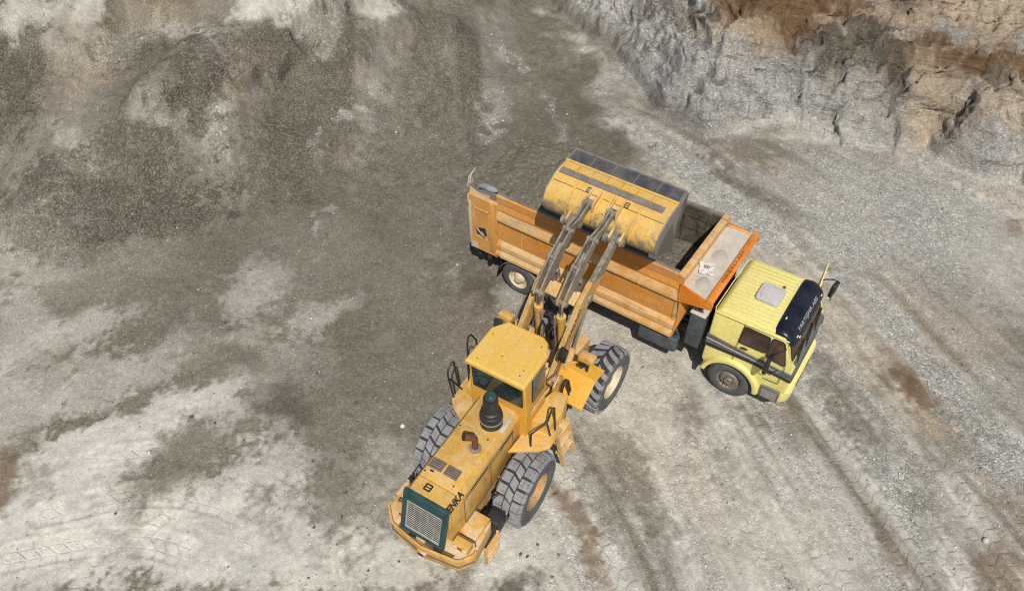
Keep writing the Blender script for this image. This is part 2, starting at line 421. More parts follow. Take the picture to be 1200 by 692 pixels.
def ground_parts(x, y):
    """returns height, bank depth (metres beyond the bank's foot), slope depth"""
    d1, a1 = signed_poly_dist(x, y, SLOPE_TOE)
    d1w = d1 + 1.3 * fbm(x * 0.16, y * 0.16, 3, 3)
    sl = np.maximum(d1w, 0)
    h1 = 0.56 * (np.sqrt(sl * sl + 6.0) - 6.0 ** 0.5)
    streak = fbm(x * 0.55 + 0.3 * fbm(x * 0.2, y * 0.2, 5, 2), y * 0.10, 7, 3)
    h1 = h1 + sstep(1, 5, sl) * (0.32 * streak + 0.22 * fbm(x * 0.35, y * 0.35, 11, 3))
    # broken scarp high on the slope
    sc = d1w + 0.9 * fbm(x * 0.33, y * 0.33, 19, 4)
    h1 = h1 + 0.6 * sstep(6.5, 7.0, sc) * sstep(-0.35, 0.1, fbm(x * 0.17, y * 0.1, 29, 2)) + 0.40 * sstep(5.3, 5.55, sc + 0.8 * fbm(x * 0.7, y * 0.7, 23, 2)) * sstep(-0.05, 0.35, fbm(x * 0.2, y * 0.13, 31, 2))
    # tipped piles sliding into one another
    for mx, my, mr, mh in ((-16.8, 22.4, 2.0, 0.75), (-12.6, 18.6, 2.4, 0.55), (-10.4, 22.6, 1.6, 0.55), (-15.3, 18.4, 1.8, 0.40), (-8.2, 20.8, 1.7, 0.35), (-5.6, 23.6, 1.5, 0.40), (-13.4, 21.4, 1.2, 0.35)):
        h1 = h1 + 0.6 * mh * np.exp(-(((x - mx) / mr) ** 2 + ((y - my) / (mr * 1.15)) ** 2) ** 1.5)
    h1 = np.where(h1 > 7, 7 + 6 * np.tanh((h1 - 7) / 6), h1)
    d2, a2 = signed_poly_dist(x, y, BANK_TOE)
    wob = 0.35 * fbm(x * 0.45, y * 0.45, 41, 2)
    bil = np.abs(vnoise(a2 * 0.36 + wob, d2 * 0.10 + 3, 43)) * 0.75 + np.abs(vnoise(a2 * 0.95 + wob, d2 * 0.3, 44)) * 0.20 + np.abs(vnoise(a2 * 2.2 + wob, d2 * 0.8, 45)) * 0.07
    d2w = d2 + 1.15 * (bil - 0.42) * sstep(-0.5, 0.9, d2) * (1 - 0.6 * sstep(3, 6, d2)) + 0.26 * fbm(x * 0.9, y * 0.9, 47, 4) * sstep(-0.2, 0.6, d2)
    b = np.maximum(d2w, 0)
    fh = 0.30 + 0.12 * fbm(a2 * 0.3, a2 * 0, 53, 2)            # undercut foot of the face
    hb = fh * sstep(0.0, 0.22, b) + 2.45 * sstep(-0.35, 2.9, b) * sstep(0, 0.3, b) + np.maximum(b - 2.5, 0) * 0.40
    hb = np.where(b <= 0, 0, hb)
    hb = hb + 0.8 * sstep(6.6, 8.0, b + 0.8 * fbm(x * 0.4, y * 0.4, 59, 3)) + 0.20 * sstep(0.6, 2, b) * fbm(x * 0.8, y * 0.8, 61, 4)
    hb = np.where(hb > 6, 6 + 4 * np.tanh((hb - 6) / 4), hb)
    # strata: uneven ledges that dip along the face
    lay_ = sstep(0.15, 0.7, b) * (1 - sstep(4.0, 7.5, b))
    zz = hb + 0.35 * fbm(a2 * 0.25, d2 * 0.3, 67, 3) + a2 * 0.06
    hb = hb + lay_ * (0.09 * np.sin(zz * 2 * math.pi / 0.55) + 0.13 * fbm(a2 * 0.45 + d2 * 0.3, d2 * 2.6 + 0.4 * a2, 69, 4))
    hb = hb + sstep(0.1, 0.7, b) * (0.15 * ridge(x * 1.3, y * 1.3, 71, 4) - 0.05)
    crease = 1 - sstep(0.0, 0.10, np.abs(vnoise(a2 * 0.8 + 0.6 * fbm(x * 0.8, y * 0.8, 75, 2), d2 * 0.45, 76)))
    seam = 1 - sstep(0.0, 0.15, np.abs(vnoise(a2 * 0.22 + d2 * 0.2, d2 * 2.2 + a2 * 0.22 + 0.5 * fbm(x * 0.6, y * 0.6, 77, 2), 78)))
    hb = hb - lay_ * (0.22 * crease * sstep(0.0, 0.35, fbm(x * 0.3, y * 0.3, 80, 2)) + 0.27 * seam) + lay_ * 0.15 * ridge(x * 3.2, y * 3.2, 81, 3)
    # low talus apron at the foot
    ap = np.clip((d2 + 2.2) / 2.2, 0, 1)
    hb = hb + (0.30 - 0.18 * sstep(8, 10, x)) * ap ** 2 * (0.7 + 0.5 * fbm(x * 0.5, y * 0.5, 73, 3))
    # scoop of slid gravel high on the bank
    k = np.hypot((x - 11.85) / 1.75, np.where(y > 23.3, (y - 23.3) / 1.35, (y - 23.3) / 3.0))
    hb = hb - 0.6 * (1 - sstep(0.86, 1.0, k + 0.10 * fbm(x * 1.1, y * 1.1, 79, 2))) 
    h = np.logaddexp(h1 * 5, hb * 5) / 5 - math.log(2) / 5 * np.exp(-(np.abs(h1 - hb)) * 5)
    h = np.where(np.maximum(h1, hb) < 0.02, np.maximum(h1, hb), h)
    return h, d2w, d1w

def ground_z(x, y):
    h, d2, d1 = ground_parts(x, y)
    rough = 0.028 * fbm(x * 0.7, y * 0.7, 83, 3) + 0.018 * fbm(x * 3.1, y * 3.1, 89, 3)
    far = sstep(0, 3, d1) + sstep(-1, 1, d2)
    # keep the pads under the machines level
    return h + rough * (1 + 1.3 * np.clip(far, 0, 1)), d2, d1
GROUND_PATCHES = [
    (-9.56,9.24,0.322,-0.823,-0.347,-0.136,'P',0.95),
    (-8.75,10.28,0.643,-1.155,-0.388,-0.216,'P',0.90),
    (-9.89,7.66,-0.074,-0.695,-0.304,0.032,'P',1.00),
    (-6.65,7.27,-0.036,-0.758,-0.267,0.013,'P',1.00),
    (-3.38,7.07,-0.025,-1.071,-0.419,0.010,'P',0.95),
    (-5.11,8.89,0.144,-0.856,-0.746,-0.125,'P',0.75),
    (-6.00,8.25,-0.069,-0.979,-0.425,0.030,'P',0.90),
    (-0.17,6.98,-0.061,-1.075,-0.907,0.052,'P',0.80),
    (-12.20,11.03,-0.681,-0.621,-0.368,0.403,'P',0.55),
    (-2.50,8.88,-0.219,-1.002,-0.810,0.177,'P',0.45),
    (-3.35,8.04,-0.097,-1.252,-0.740,0.057,'P',0.50),
    (-12.84,14.52,-0.103,-0.610,-0.458,0.077,'M',0.60),
    (-14.23,16.12,-0.370,-0.829,-0.514,0.229,'P',0.40),
    (-11.57,13.12,-0.956,0.715,0.408,0.546,'P',0.55),
    (-7.27,15.05,-1.032,0.629,0.458,0.751,'P',0.55),
    (-9.05,12.38,-1.065,0.986,0.541,0.584,'P',0.40),
    (-7.42,12.89,0.621,-1.105,-0.732,-0.411,'P',0.35),
    (-5.34,13.82,-1.261,0.834,0.490,0.740,'P',0.50),
    (-5.90,12.09,0.175,-1.147,-0.758,-0.116,'P',0.25),
    (-7.48,10.75,0.213,-1.513,-0.806,-0.114,'P',0.50),
    (-11.25,16.17,0.478,-0.550,-0.458,-0.398,'M',0.60),
    (-3.53,10.78,-0.130,-0.659,-0.503,0.099,'M',0.35),
    (-1.76,12.39,-0.723,-0.143,-0.112,0.568,'M',0.30),
    (0.01,11.56,-0.755,0.001,0.001,0.624,'M',0.30),
    (-13.10,12.98,-0.833,-0.511,-0.222,0.362,'P',0.45),
    (-10.50,11.55,0.759,-1.036,-0.695,-0.509,'P',0.50),
    (-6.05,16.31,-0.261,-0.503,-0.405,0.210,'M',0.40),
    (-2.92,15.25,-0.599,0.036,0.027,0.455,'M',0.35),
    (-14.92,19.12,-0.674,-0.310,-0.183,0.397,'M',0.50),
    (-13.76,21.96,-1.277,-0.228,-0.082,0.460,'M',0.55),
    (-13.91,17.55,0.247,-1.541,-0.554,-0.089,'P',0.35),
    (-9.37,21.46,-3.359,0.014,0.003,0.646,'P',0.35),
    (-11.31,20.91,-0.297,-1.326,-0.978,0.219,'P',0.30),
    (-13.20,19.68,-1.534,-2.376,-0.450,0.291,'P',0.40),
    (-9.77,21.81,-3.806,-0.292,-0.052,0.678,'M',0.50),
    (-15.79,23.77,-1.258,1.217,0.390,0.403,'P',0.55),
    (-16.28,23.94,0.926,-1.054,-0.877,-0.770,'P',0.55),
    (-8.57,25.73,0.807,-1.506,-0.615,-0.330,'P',0.85),
    (-8.89,25.03,1.545,-3.118,-1.186,-0.588,'P',0.70),
    (-5.20,27.73,-1.801,1.668,0.664,0.718,'P',0.65),
    (-13.60,23.89,1.306,-1.986,-0.439,-0.288,'P',0.50),
    (-6.70,26.15,-2.420,0.090,0.024,0.652,'P',0.55),
    (-14.44,24.66,-2.515,0.582,0.260,1.123,'P',0.70),
    (-10.80,24.25,-1.397,-1.916,-0.444,0.324,'P',0.50),
    (-14.14,23.15,-1.362,0.334,0.183,0.745,'T',0.45),
    (-9.05,23.16,-2.132,0.708,0.383,1.153,'T',0.60),
    (-12.25,25.27,0.496,-1.789,-0.659,-0.183,'T',0.30),
    (-1.93,30.47,0.149,-1.051,-0.484,-0.069,'M',0.40),
    (-16.43,22.03,-1.017,-0.269,-0.173,0.654,'X',1.00),
    (-12.40,18.69,0.023,-0.713,-0.350,-0.011,'X',0.75),
    (-10.39,22.46,-0.928,-0.215,-0.108,0.467,'X',0.90),
    (-10.48,17.90,0.433,-1.111,-0.443,-0.173,'X',0.75),
    (-14.41,17.44,-0.428,-0.901,-0.459,0.218,'X',0.60),
    (-8.75,23.93,0.805,-1.016,-0.377,-0.299,'X',0.70),
    (-3.09,26.48,-1.232,0.062,0.016,0.313,'X',0.50),
    (-13.12,23.83,0.742,-1.384,-0.782,-0.420,'X',0.60),
    (-6.25,26.00,-1.080,0.316,0.251,0.857,'X',0.50),
    (-7.34,20.73,-0.513,0.184,0.159,0.442,'X',0.35),
    (-3.53,21.86,-0.476,-0.020,-0.015,0.368,'X',0.30),
    (-5.51,10.75,-0.652,-1.812,-1.022,0.368,'K',0.60),
    (-7.62,9.45,-1.123,-0.202,-0.176,0.979,'D',0.85),
    (-7.93,8.88,-1.440,-1.223,-0.943,1.110,'D',0.60),
    (-3.94,8.25,-0.456,-0.760,-0.639,0.384,'D',0.75),
    (-4.34,8.86,-1.460,-1.019,-0.827,1.185,'D',0.50),
    (-2.42,8.03,-0.186,-1.672,-1.142,0.127,'D',0.45),
    (-7.51,12.36,-0.680,-1.516,-0.709,0.318,'D',0.75),
    (-11.49,8.87,-2.373,-0.878,-0.440,1.188,'B',0.80),
    (-11.22,9.78,-2.392,1.222,0.635,1.243,'D',0.60),
    (0.06,6.44,-0.079,-2.773,-1.858,0.053,'K',0.90),
    (-0.96,14.85,-0.863,-0.998,-0.846,0.732,'K',0.85),
    (-1.65,16.67,-0.949,-0.098,-0.067,0.648,'D',0.70),
    (0.33,24.77,-0.762,0.051,0.029,0.433,'D',0.50),
    (-11.91,11.81,0.050,-1.393,-1.274,-0.046,'D',0.50),
    (-12.02,14.84,0.717,-1.249,-0.655,-0.376,'D',0.40),
    (-16.28,22.91,1.665,-2.789,-2.337,-1.395,'K',0.40),
    (-8.47,8.25,-1.589,0.466,0.409,1.395,'M',0.50),
    (-8.04,7.55,-2.442,1.373,0.497,0.884,'M',0.45),
    (-10.73,8.87,-1.301,-3.351,-2.148,0.834,'D',0.50),
    (-5.32,23.62,-1.673,0.489,0.203,0.696,'W',0.90),
    (-5.81,22.75,1.437,-2.253,-0.891,-0.568,'W',0.80),
    (-5.87,18.06,-3.966,-0.838,-0.339,1.604,'W',0.90),
    (-5.60,16.86,-5.944,-1.094,-0.231,1.254,'W',0.50),
    (-0.77,24.07,-2.116,0.630,0.174,0.584,'W',0.80),
    (-0.92,23.05,-2.599,0.987,0.476,1.253,'W',0.80),
    (0.41,27.06,-1.871,-1.222,-0.270,0.414,'W',0.95),
    (1.58,24.21,-3.289,-1.006,-0.184,0.600,'W',0.60),
    (2.04,22.24,-4.501,0.259,0.089,1.549,'W',1.00),
    (-6.53,21.52,-3.522,0.043,0.017,1.384,'W',0.50),
    (-9.34,21.23,-7.253,-0.307,-0.039,0.923,'W',0.50),
    (-4.37,24.37,-5.203,-0.408,-0.047,0.605,'W',0.30),
    (-2.10,17.62,-3.038,-0.292,-0.144,1.499,'W',0.40),
    (-0.41,19.78,-1.119,-0.310,-0.296,1.065,'W',0.20),
    (-1.83,15.20,-3.785,-0.920,-0.231,0.949,'W',0.50),
    (-3.04,10.35,-11.604,-3.475,-3.022,10.091,'W',1.00),
    (4.13,23.03,-1.575,-0.881,-0.198,0.354,'P',0.60),
    (5.74,20.72,-1.531,-0.809,-0.160,0.303,'C',0.90),
    (6.83,18.89,-1.437,-0.806,-0.216,0.385,'C',0.80),
    (5.06,21.94,-2.284,-1.239,-0.248,0.457,'W',0.60),
    (7.85,17.44,-1.992,-1.137,-0.280,0.491,'C',0.60),
    (3.13,28.46,-3.360,-0.808,-0.089,0.369,'P',0.40),
    (7.75,19.33,-1.921,-1.414,-0.321,0.436,'K',0.75),
    (8.85,18.24,-1.800,-1.632,-0.811,0.895,'K',0.60),
    (8.89,16.47,-3.656,-0.559,-0.155,1.015,'B',0.40),
    (4.04,16.28,-1.741,-1.322,-0.527,0.695,'D',0.30),
    (3.57,22.00,-0.878,-0.533,-0.192,0.317,'D',0.60),
    (2.08,27.99,-0.731,-0.100,-0.046,0.337,'D',0.60),
    (2.56,24.79,-0.829,-0.263,-0.099,0.312,'K',0.40),
    (11.86,19.15,-0.066,-0.421,-0.309,0.048,'C',0.80),
    (13.21,17.09,-0.395,0.152,0.136,0.353,'C',0.80),
    (14.33,15.59,-0.610,0.455,0.242,0.325,'G',0.80),
    (10.35,17.05,-0.660,0.177,0.152,0.567,'C',0.50),
    (15.56,17.42,2.462,-2.918,-1.819,-1.534,'B',0.50),
    (11.77,12.97,0.569,-0.597,-0.530,-0.505,'T',0.25),
    (11.10,14.87,-1.152,0.325,0.226,0.800,'T',0.20),
    (9.77,14.54,-1.406,0.101,0.048,0.669,'M',0.40),
    (10.20,11.00,-1.570,-1.482,-0.695,0.736,'B',0.75),
    (9.87,11.53,-2.377,-0.846,-0.528,1.483,'B',0.50),
    (10.43,10.25,-1.203,-2.415,-1.357,0.676,'T',0.70),
    (10.21,6.69,0.221,-1.923,-1.484,-0.170,'B',0.55),
    (10.55,8.24,0.259,-7.242,-2.591,-0.093,'B',0.50),
    (9.64,12.09,-1.392,0.903,0.576,0.888,'B',0.30),
    (10.38,13.58,-2.237,-0.137,-0.038,0.622,'C',0.90),
    (10.83,10.78,-1.995,-0.115,-0.038,0.657,'C',0.90),
    (11.23,9.32,-0.856,0.818,0.646,0.677,'C',0.95),
    (11.57,11.02,-1.383,0.702,0.429,0.844,'C',0.50),
    (12.09,10.75,0.809,-1.312,-0.851,-0.525,'M',0.40),
    (9.95,16.65,-2.396,-0.047,-0.015,0.751,'C',0.80),
    (8.10,11.03,-2.554,-0.240,-0.068,0.720,'D',0.60),
    (7.80,11.83,-2.930,-0.160,-0.044,0.802,'D',0.50),
    (8.42,9.79,-2.376,-0.246,-0.082,0.795,'D',0.45),
    (8.75,8.26,-1.916,-0.111,-0.045,0.776,'C',0.80),
    (9.07,7.85,-2.516,-0.148,-0.055,0.940,'D',0.35),
    (10.24,9.79,-1.469,0.665,0.446,0.987,'D',0.40),
    (5.76,10.44,-3.318,-3.865,-1.711,1.469,'D',0.75),
    (6.75,10.27,-3.590,-0.180,-0.048,0.956,'D',0.60),
    (5.52,7.26,0.119,-1.064,-0.587,-0.065,'T',0.15),
    (4.86,8.07,-1.017,0.066,0.036,0.557,'P',0.40),
    (6.72,8.07,-1.202,-0.066,-0.032,0.592,'P',0.35),
    (7.28,6.88,0.560,-1.351,-0.939,-0.389,'P',0.30),
    (9.91,8.05,-1.562,0.852,0.577,1.057,'P',0.30),
    (2.17,11.82,-1.641,-0.250,-0.114,0.751,'P',0.55),
    (3.37,11.04,-1.131,0.023,0.013,0.664,'P',0.45),
    (1.06,11.02,-2.298,0.096,0.041,0.987,'P',0.50),
    (4.23,10.76,-2.863,0.185,0.088,1.352,'D',0.60),
    (2.81,8.90,-2.414,-0.302,-0.098,0.787,'D',0.50),
    (1.90,8.46,-2.400,-0.543,-0.217,0.960,'D',0.45),
    (2.29,9.56,-1.619,0.252,0.167,1.074,'D',0.35),
    (3.11,8.26,-3.055,-0.434,-0.140,0.986,'D',0.40),
    (1.38,7.84,-3.264,-1.372,-0.334,0.796,'B',0.65),
    (1.77,6.87,-3.028,-1.269,-0.547,1.306,'B',0.50),
    (4.83,8.89,-2.688,0.009,0.003,0.782,'D',0.30),
    (8.12,7.26,-4.831,-0.262,-0.078,1.439,'B',0.40),
    (5.75,8.66,-3.251,-0.420,-0.162,1.249,'D',0.35),
    (8.13,7.54,-5.793,-0.217,-0.088,2.340,'D',0.60),
    (3.70,13.56,-0.953,-1.308,-0.563,0.410,'P',0.50),
    (2.08,13.56,-1.398,0.193,0.144,1.046,'P',0.40),
    (-0.23,14.52,-2.032,-0.023,-0.018,1.519,'P',0.40),
    (9.92,25.36,-0.198,-0.866,-0.366,0.084,'B',0.90),
    (14.63,23.39,-1.110,-2.280,-0.320,0.156,'B',0.90),
    (16.49,22.11,-1.423,-2.127,-0.830,0.555,'B',0.80),
    (13.52,23.25,-0.845,-1.949,-0.549,0.238,'B',0.40),
    (10.56,25.67,-0.170,-0.772,-0.299,0.066,'B',1.00),
    (9.02,25.15,-0.229,-0.836,-0.644,0.176,'B',0.95),
    (8.23,26.01,-1.170,-0.519,-0.389,0.878,'B',0.80),
    (14.28,23.88,-0.695,-1.844,-0.311,0.117,'B',0.95),
    (16.36,22.74,-1.585,-2.541,-0.558,0.348,'B',0.90),
    (14.39,25.53,-0.557,-1.613,-0.555,0.192,'B',0.70),
    (15.82,24.63,-1.900,-2.844,-0.607,0.405,'B',0.50),
    (14.51,23.18,-1.065,-1.926,-0.362,0.200,'D',0.35),
    (16.45,24.81,-0.371,-0.702,-0.472,0.250,'T',0.95),
    (13.66,25.03,-0.229,-1.957,-0.661,0.078,'T',0.70),
    (11.55,24.91,-1.315,-2.996,-0.797,0.350,'T',0.50),
    (8.09,24.86,-0.767,-1.713,-0.603,0.270,'T',0.60),
    (5.79,27.16,-2.657,-1.280,-0.138,0.287,'T',0.35),
    (6.67,24.52,-1.402,-1.302,-0.319,0.344,'T',0.30),
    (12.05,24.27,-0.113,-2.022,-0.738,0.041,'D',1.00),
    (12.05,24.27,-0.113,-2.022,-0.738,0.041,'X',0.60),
    (11.12,24.67,1.762,-6.568,-1.285,-0.345,'K',0.90),  # this and the next three: thin dark arc along the scoop's rim
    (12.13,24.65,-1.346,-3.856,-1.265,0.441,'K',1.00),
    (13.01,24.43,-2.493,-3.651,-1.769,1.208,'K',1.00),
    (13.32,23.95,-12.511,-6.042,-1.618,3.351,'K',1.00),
    (10.74,23.99,-0.043,-3.004,-0.661,0.010,'X',0.50),
    (14.18,22.40,-1.744,0.122,0.051,0.732,'T',0.55),
    (15.12,22.26,-0.997,-1.185,-0.412,0.347,'T',0.50),
    (14.70,21.67,-1.853,-1.009,-0.433,0.796,'T',0.35),
    (16.16,21.54,-0.017,-1.157,-0.915,0.013,'T',0.50),
    (13.53,22.53,-2.847,0.141,0.054,1.102,'T',0.40),
    (4.72,28.65,-1.673,-0.815,-0.112,0.231,'N',0.80),
    (6.15,24.49,-0.874,-0.652,-0.195,0.261,'N',0.90),
    (8.96,23.26,-0.021,-1.236,-0.403,0.007,'N',0.80),
    (11.37,22.91,-0.014,-1.429,-0.549,0.005,'N',0.70),
    (6.91,22.99,-0.541,-1.339,-0.613,0.248,'N',0.80),
    (14.59,20.70,-1.182,-0.882,-0.429,0.575,'N',0.50),
    (16.10,19.87,-0.666,-2.099,-0.915,0.290,'N',0.40),
    (6.09,27.17,-1.507,-0.826,-0.260,0.474,'X',0.40),
    (7.97,21.63,-0.005,-0.989,-0.668,0.003,'D',0.70),
    (6.05,22.96,-2.121,-1.154,-0.517,0.950,'D',0.40),
    (8.94,22.49,-0.754,-5.935,-0.844,0.107,'P',0.50),
    (10.77,22.46,0.051,-2.526,-0.457,-0.009,'P',0.50)]
# ---------------------------------------------------------------- the quarry floor, slope and cut bank: one sheet
ALB = {k: np.array(v) for k, v in {
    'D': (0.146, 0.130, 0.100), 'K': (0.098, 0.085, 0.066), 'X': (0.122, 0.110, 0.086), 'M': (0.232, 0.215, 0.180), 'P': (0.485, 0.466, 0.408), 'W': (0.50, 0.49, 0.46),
    'G': (0.365, 0.348, 0.305), 'C': (0.350, 0.340, 0.308), 'B': (0.150, 0.094, 0.052), 'T': (0.385, 0.305, 0.215), 'N': (0.345, 0.337, 0.318)}.items()}
COARSE = {'D': 0.35, 'K': 0.3, 'X': 1.0, 'M': 0.35, 'P': 0.10, 'W': 0.8, 'G': 0.25, 'C': 0.72, 'B': 0.25, 'T': 0.35, 'N': 0.6}
RIGHT_LINE = [(2.0, 60), (1.56, 33.5), (4.0, 24.5), (4.9, 21.5), (2.44, 15.2), (0.9, 12.1), (0.2, 8.9), (-0.7, 6.3), (-1.0, 2.0), (-1.0, -60)]
TYRE_TRACKS = [   # polyline, half width, depth, pattern pitch
    ([(0.95, 8.9), (1.60, 7.45), (2.35, 6.25), (3.0, 5.2)], 0.33, 0.030, 0.30),
    ([(-10.2, 8.0), (-8.0, 8.6), (-6.0, 8.2), (-4.6, 7.2), (-4.0, 5.8)], 0.33, 0.026, 0.30),
    ([(-10.5, 7.0), (-8.2, 7.5), (-6.4, 7.0), (-5.4, 5.8)], 0.33, 0.022, 0.30),
    ([(-9.0, 6.2), (-7.0, 9.0), (-5.6, 10.6)], 0.30, 0.020, 0.28),
    ([(-5.6, 9.4), (-4.2, 8.6), (-3.2, 7.2), (-2.9, 5.6)], 0.33, 0.024, 0.30),
    ([(-2.2, 5.4), (-2.6, 7.4), (-3.6, 9.2)], 0.30, 0.018, 0.30),
    ([(3.1, 12.5), (3.9, 9.6), (4.4, 7.4), (4.9, 5.5)], 0.30, 0.020, 0.30),
    ([(5.3, 12.0), (6.0, 9.4), (6.5, 7.4), (6.8, 5.5)], 0.30, 0.024, 0.28),
    ([(7.0, 13.0), (7.7, 9.8), (8.2, 7.4), (8.5, 5.5)], 0.30, 0.024, 0.28),
    ([(8.9, 17.5), (9.4, 13.5), (9.9, 10.0), (10.2, 6.0)], 0.30, 0.018, 0.28),
    ([(8.3, 10.8), (8.9, 8.4), (9.3, 5.6)], 0.26, 0.020, 0.28),
    ([(-3.2, 13.0), (-4.6, 11.0), (-6.6, 9.8), (-9.6, 9.4)], 0.30, 0.014, 0.30),
]

def build_ground():
    core = [-20.5]
    while core[-1] < 21.5: core.append(core[-1] + (0.040 if -11.5 < core[-1] < 11.5 else 0.06))
    a = []; v = core[0]; s = 0.06
    while v > -160: s *= 1.22; v -= s; a.append(v)
    b = []; v = core[-1]; s = 0.06
    while v < 160: s *= 1.22; v += s; b.append(v)
    xs = np.array(a[::-1] + core + b)
    ys = [5.4]; 
    while ys[-1] < 34: ys.append(ys[-1] + (0.036 if ys[-1] < 11 else 0.055 + max(0, ys[-1] - 14) * 0.0018))
    core = ys; a = []; v = 5.4; s = 0.05
    while v > -120: s *= 1.22; v -= s; a.append(v)
    b = []; v = core[-1]; s = 0.09
    while v < 190: s *= 1.22; v += s; b.append(v)
    ys = np.array(a[::-1] + core + b)
    X, Y = np.meshgrid(xs, ys); X = X.ravel(); Y = Y.ravel()
    Z, d2, d1 = ground_z(X, Y)
    n = len(X)
    # ---- albedo and stone size, laid out as deposits, plus a dark arc round the scoop's rim
    jig = fbm(X * 0.9, Y * 0.9, 101, 4); jf = fbm(X * 3.3, Y * 3.3, 103, 4); big = fbm(X * 0.22, Y * 0.22, 107, 3); jh = fbm(X * 9.0, Y * 9.0, 105, 2); white = np.zeros(n)
    dr, _ = signed_poly_dist(X, Y, RIGHT_LINE)
    right = sstep(-0.9, 0.9, dr + 0.8 * jig)
    bank = sstep(-0.15, 0.35, d2)
    left = ALB['D'][None] * np.ones((n, 1)); cs = np.full(n, 0.4)
    def lay(col, cs, kind, m):
        m = np.clip(m, 0, 1); return col + (ALB[kind] - col) * m[:, None], cs + (COARSE[kind] - cs) * m
    col = left
    col, cs = lay(col, cs, 'M', 0.25 * sstep(-0.1, 0.8, fbm(X * 0.45, Y * 0.16, 109, 4)))
    # sorting streaks down the slope
    st = fbm(X * 1.1 + 0.10 * Y + 0.4 * big, Y * 0.075, 113, 4)
    col, cs = lay(col, cs, 'X', 0.75 * sstep(0.0, 0.4, st) * sstep(-1.5, 2, d1)); col, cs = lay(col, cs, 'M', 0.5 * sstep(0.05, 0.45, -st) * sstep(-1.5, 2, d1))
    u = X + 0.2 * Y + 0.05 * np.maximum(Y - 14, 0) ** 2 + 0.10 * np.clip(4 - X, 0, 4) * np.minimum(Y - 8, 3) + 0.035 * np.clip(X - 4, 0, 4) * np.clip(Y - 10, -6, 6)
    rs = fbm(u * 1.0, Y * 0.05, 127, 4); rs2 = fbm(u * 2.8, Y * 0.075, 131, 3); rs3 = fbm(u * 7.0, Y * 0.12, 133, 2)
    col, cs = lay(col, cs, 'G', right)
    flat = right * (1 - bank)
    col, cs = lay(col, cs, 'P', flat * 0.8 * sstep(0.0, 0.4, rs)); col, cs = lay(col, cs, 'M', flat * 0.85 * sstep(0.05, 0.4, -rs)); col, cs = lay(col, cs, 'D', flat * 0.7 * sstep(0.12, 0.5, rs2) * sstep(-0.3, 0.3, -rs))
    col, cs = lay(col, cs, 'C', flat * 0.6 * sstep(0.15, 0.5, -rs2)); col, cs = lay(col, cs, 'P', flat * 0.25 * sstep(0.2, 0.6, rs3)); col, cs = lay(col, cs, 'M', flat * 0.3 * sstep(0.2, 0.6, -rs3)); col, cs = lay(col, cs, 'T', flat * 0.35 * sstep(0.1, 0.5, fbm(u * 0.5, Y * 0.12, 137, 3)))
    # bank: pale grey rubble below, tan and brown soil above
    upb = sstep(3.5, 5.2, d2 + 0.9 * jig)
    sa = 0.95 * X - 0.30 * Y; sb = 0.30 * X + 0.95 * Y; strat = fbm(sa * 0.16 + 0.2 * jig, sb * 1.9 + 0.25 * sa + 0.4 * jig, 141, 4)
    col, cs = lay(col, cs, 'N', bank); col, cs = lay(col, cs, 'P', bank * 0.45 * sstep(0.15, 0.5, strat)); col, cs = lay(col, cs, 'M', bank * 0.6 * sstep(0.1, 0.5, -strat)); col, cs = lay(col, cs, 'M', bank * 0.55 * sstep(0.0, 0.5, jf)); col, cs = lay(col, cs, 'T', bank * upb * 0.7)
    col, cs = lay(col, cs, 'B', bank * upb * 0.35 * sstep(0.1, 0.5, fbm(X * 0.35, Y * 0.6, 139, 3)))
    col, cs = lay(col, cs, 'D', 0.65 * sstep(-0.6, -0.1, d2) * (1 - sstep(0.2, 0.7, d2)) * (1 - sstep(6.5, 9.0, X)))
    wq = np.where(right > 0.5, 0.22, 0.45); ex = X + wq * jig; ey = Y + wq * fbm(X * 0.9 + 40, Y * 0.9, 149, 4)
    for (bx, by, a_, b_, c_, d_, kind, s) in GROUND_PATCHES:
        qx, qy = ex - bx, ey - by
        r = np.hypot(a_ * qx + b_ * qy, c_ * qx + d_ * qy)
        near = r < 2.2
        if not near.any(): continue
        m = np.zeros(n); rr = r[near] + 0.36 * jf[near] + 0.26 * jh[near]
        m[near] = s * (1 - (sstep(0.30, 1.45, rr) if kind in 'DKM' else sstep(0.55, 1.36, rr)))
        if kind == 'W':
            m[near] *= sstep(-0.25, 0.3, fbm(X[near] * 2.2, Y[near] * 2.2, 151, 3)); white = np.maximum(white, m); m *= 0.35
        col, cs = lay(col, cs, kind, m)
    # machine tracks: pressed lug prints
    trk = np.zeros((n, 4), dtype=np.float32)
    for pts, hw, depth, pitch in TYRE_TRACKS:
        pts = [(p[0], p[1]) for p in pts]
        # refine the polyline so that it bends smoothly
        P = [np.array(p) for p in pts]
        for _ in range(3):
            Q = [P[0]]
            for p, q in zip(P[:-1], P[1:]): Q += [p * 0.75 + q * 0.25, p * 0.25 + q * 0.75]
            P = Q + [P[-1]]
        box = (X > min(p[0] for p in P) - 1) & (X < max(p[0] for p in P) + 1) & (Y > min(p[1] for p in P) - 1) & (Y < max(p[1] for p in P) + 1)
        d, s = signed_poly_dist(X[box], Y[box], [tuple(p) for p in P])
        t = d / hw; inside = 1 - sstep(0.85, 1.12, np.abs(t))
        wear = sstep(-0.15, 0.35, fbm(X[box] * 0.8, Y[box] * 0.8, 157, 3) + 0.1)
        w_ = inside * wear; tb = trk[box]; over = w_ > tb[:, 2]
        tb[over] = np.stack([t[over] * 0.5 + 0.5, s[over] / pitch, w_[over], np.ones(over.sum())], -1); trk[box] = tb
        Z[box] -= w_ * depth * 0.6
        rim_ = np.exp(-((np.abs(t) - 1.12) / 0.16) ** 2); Z[box] += 0.4 * depth * rim_ * wear
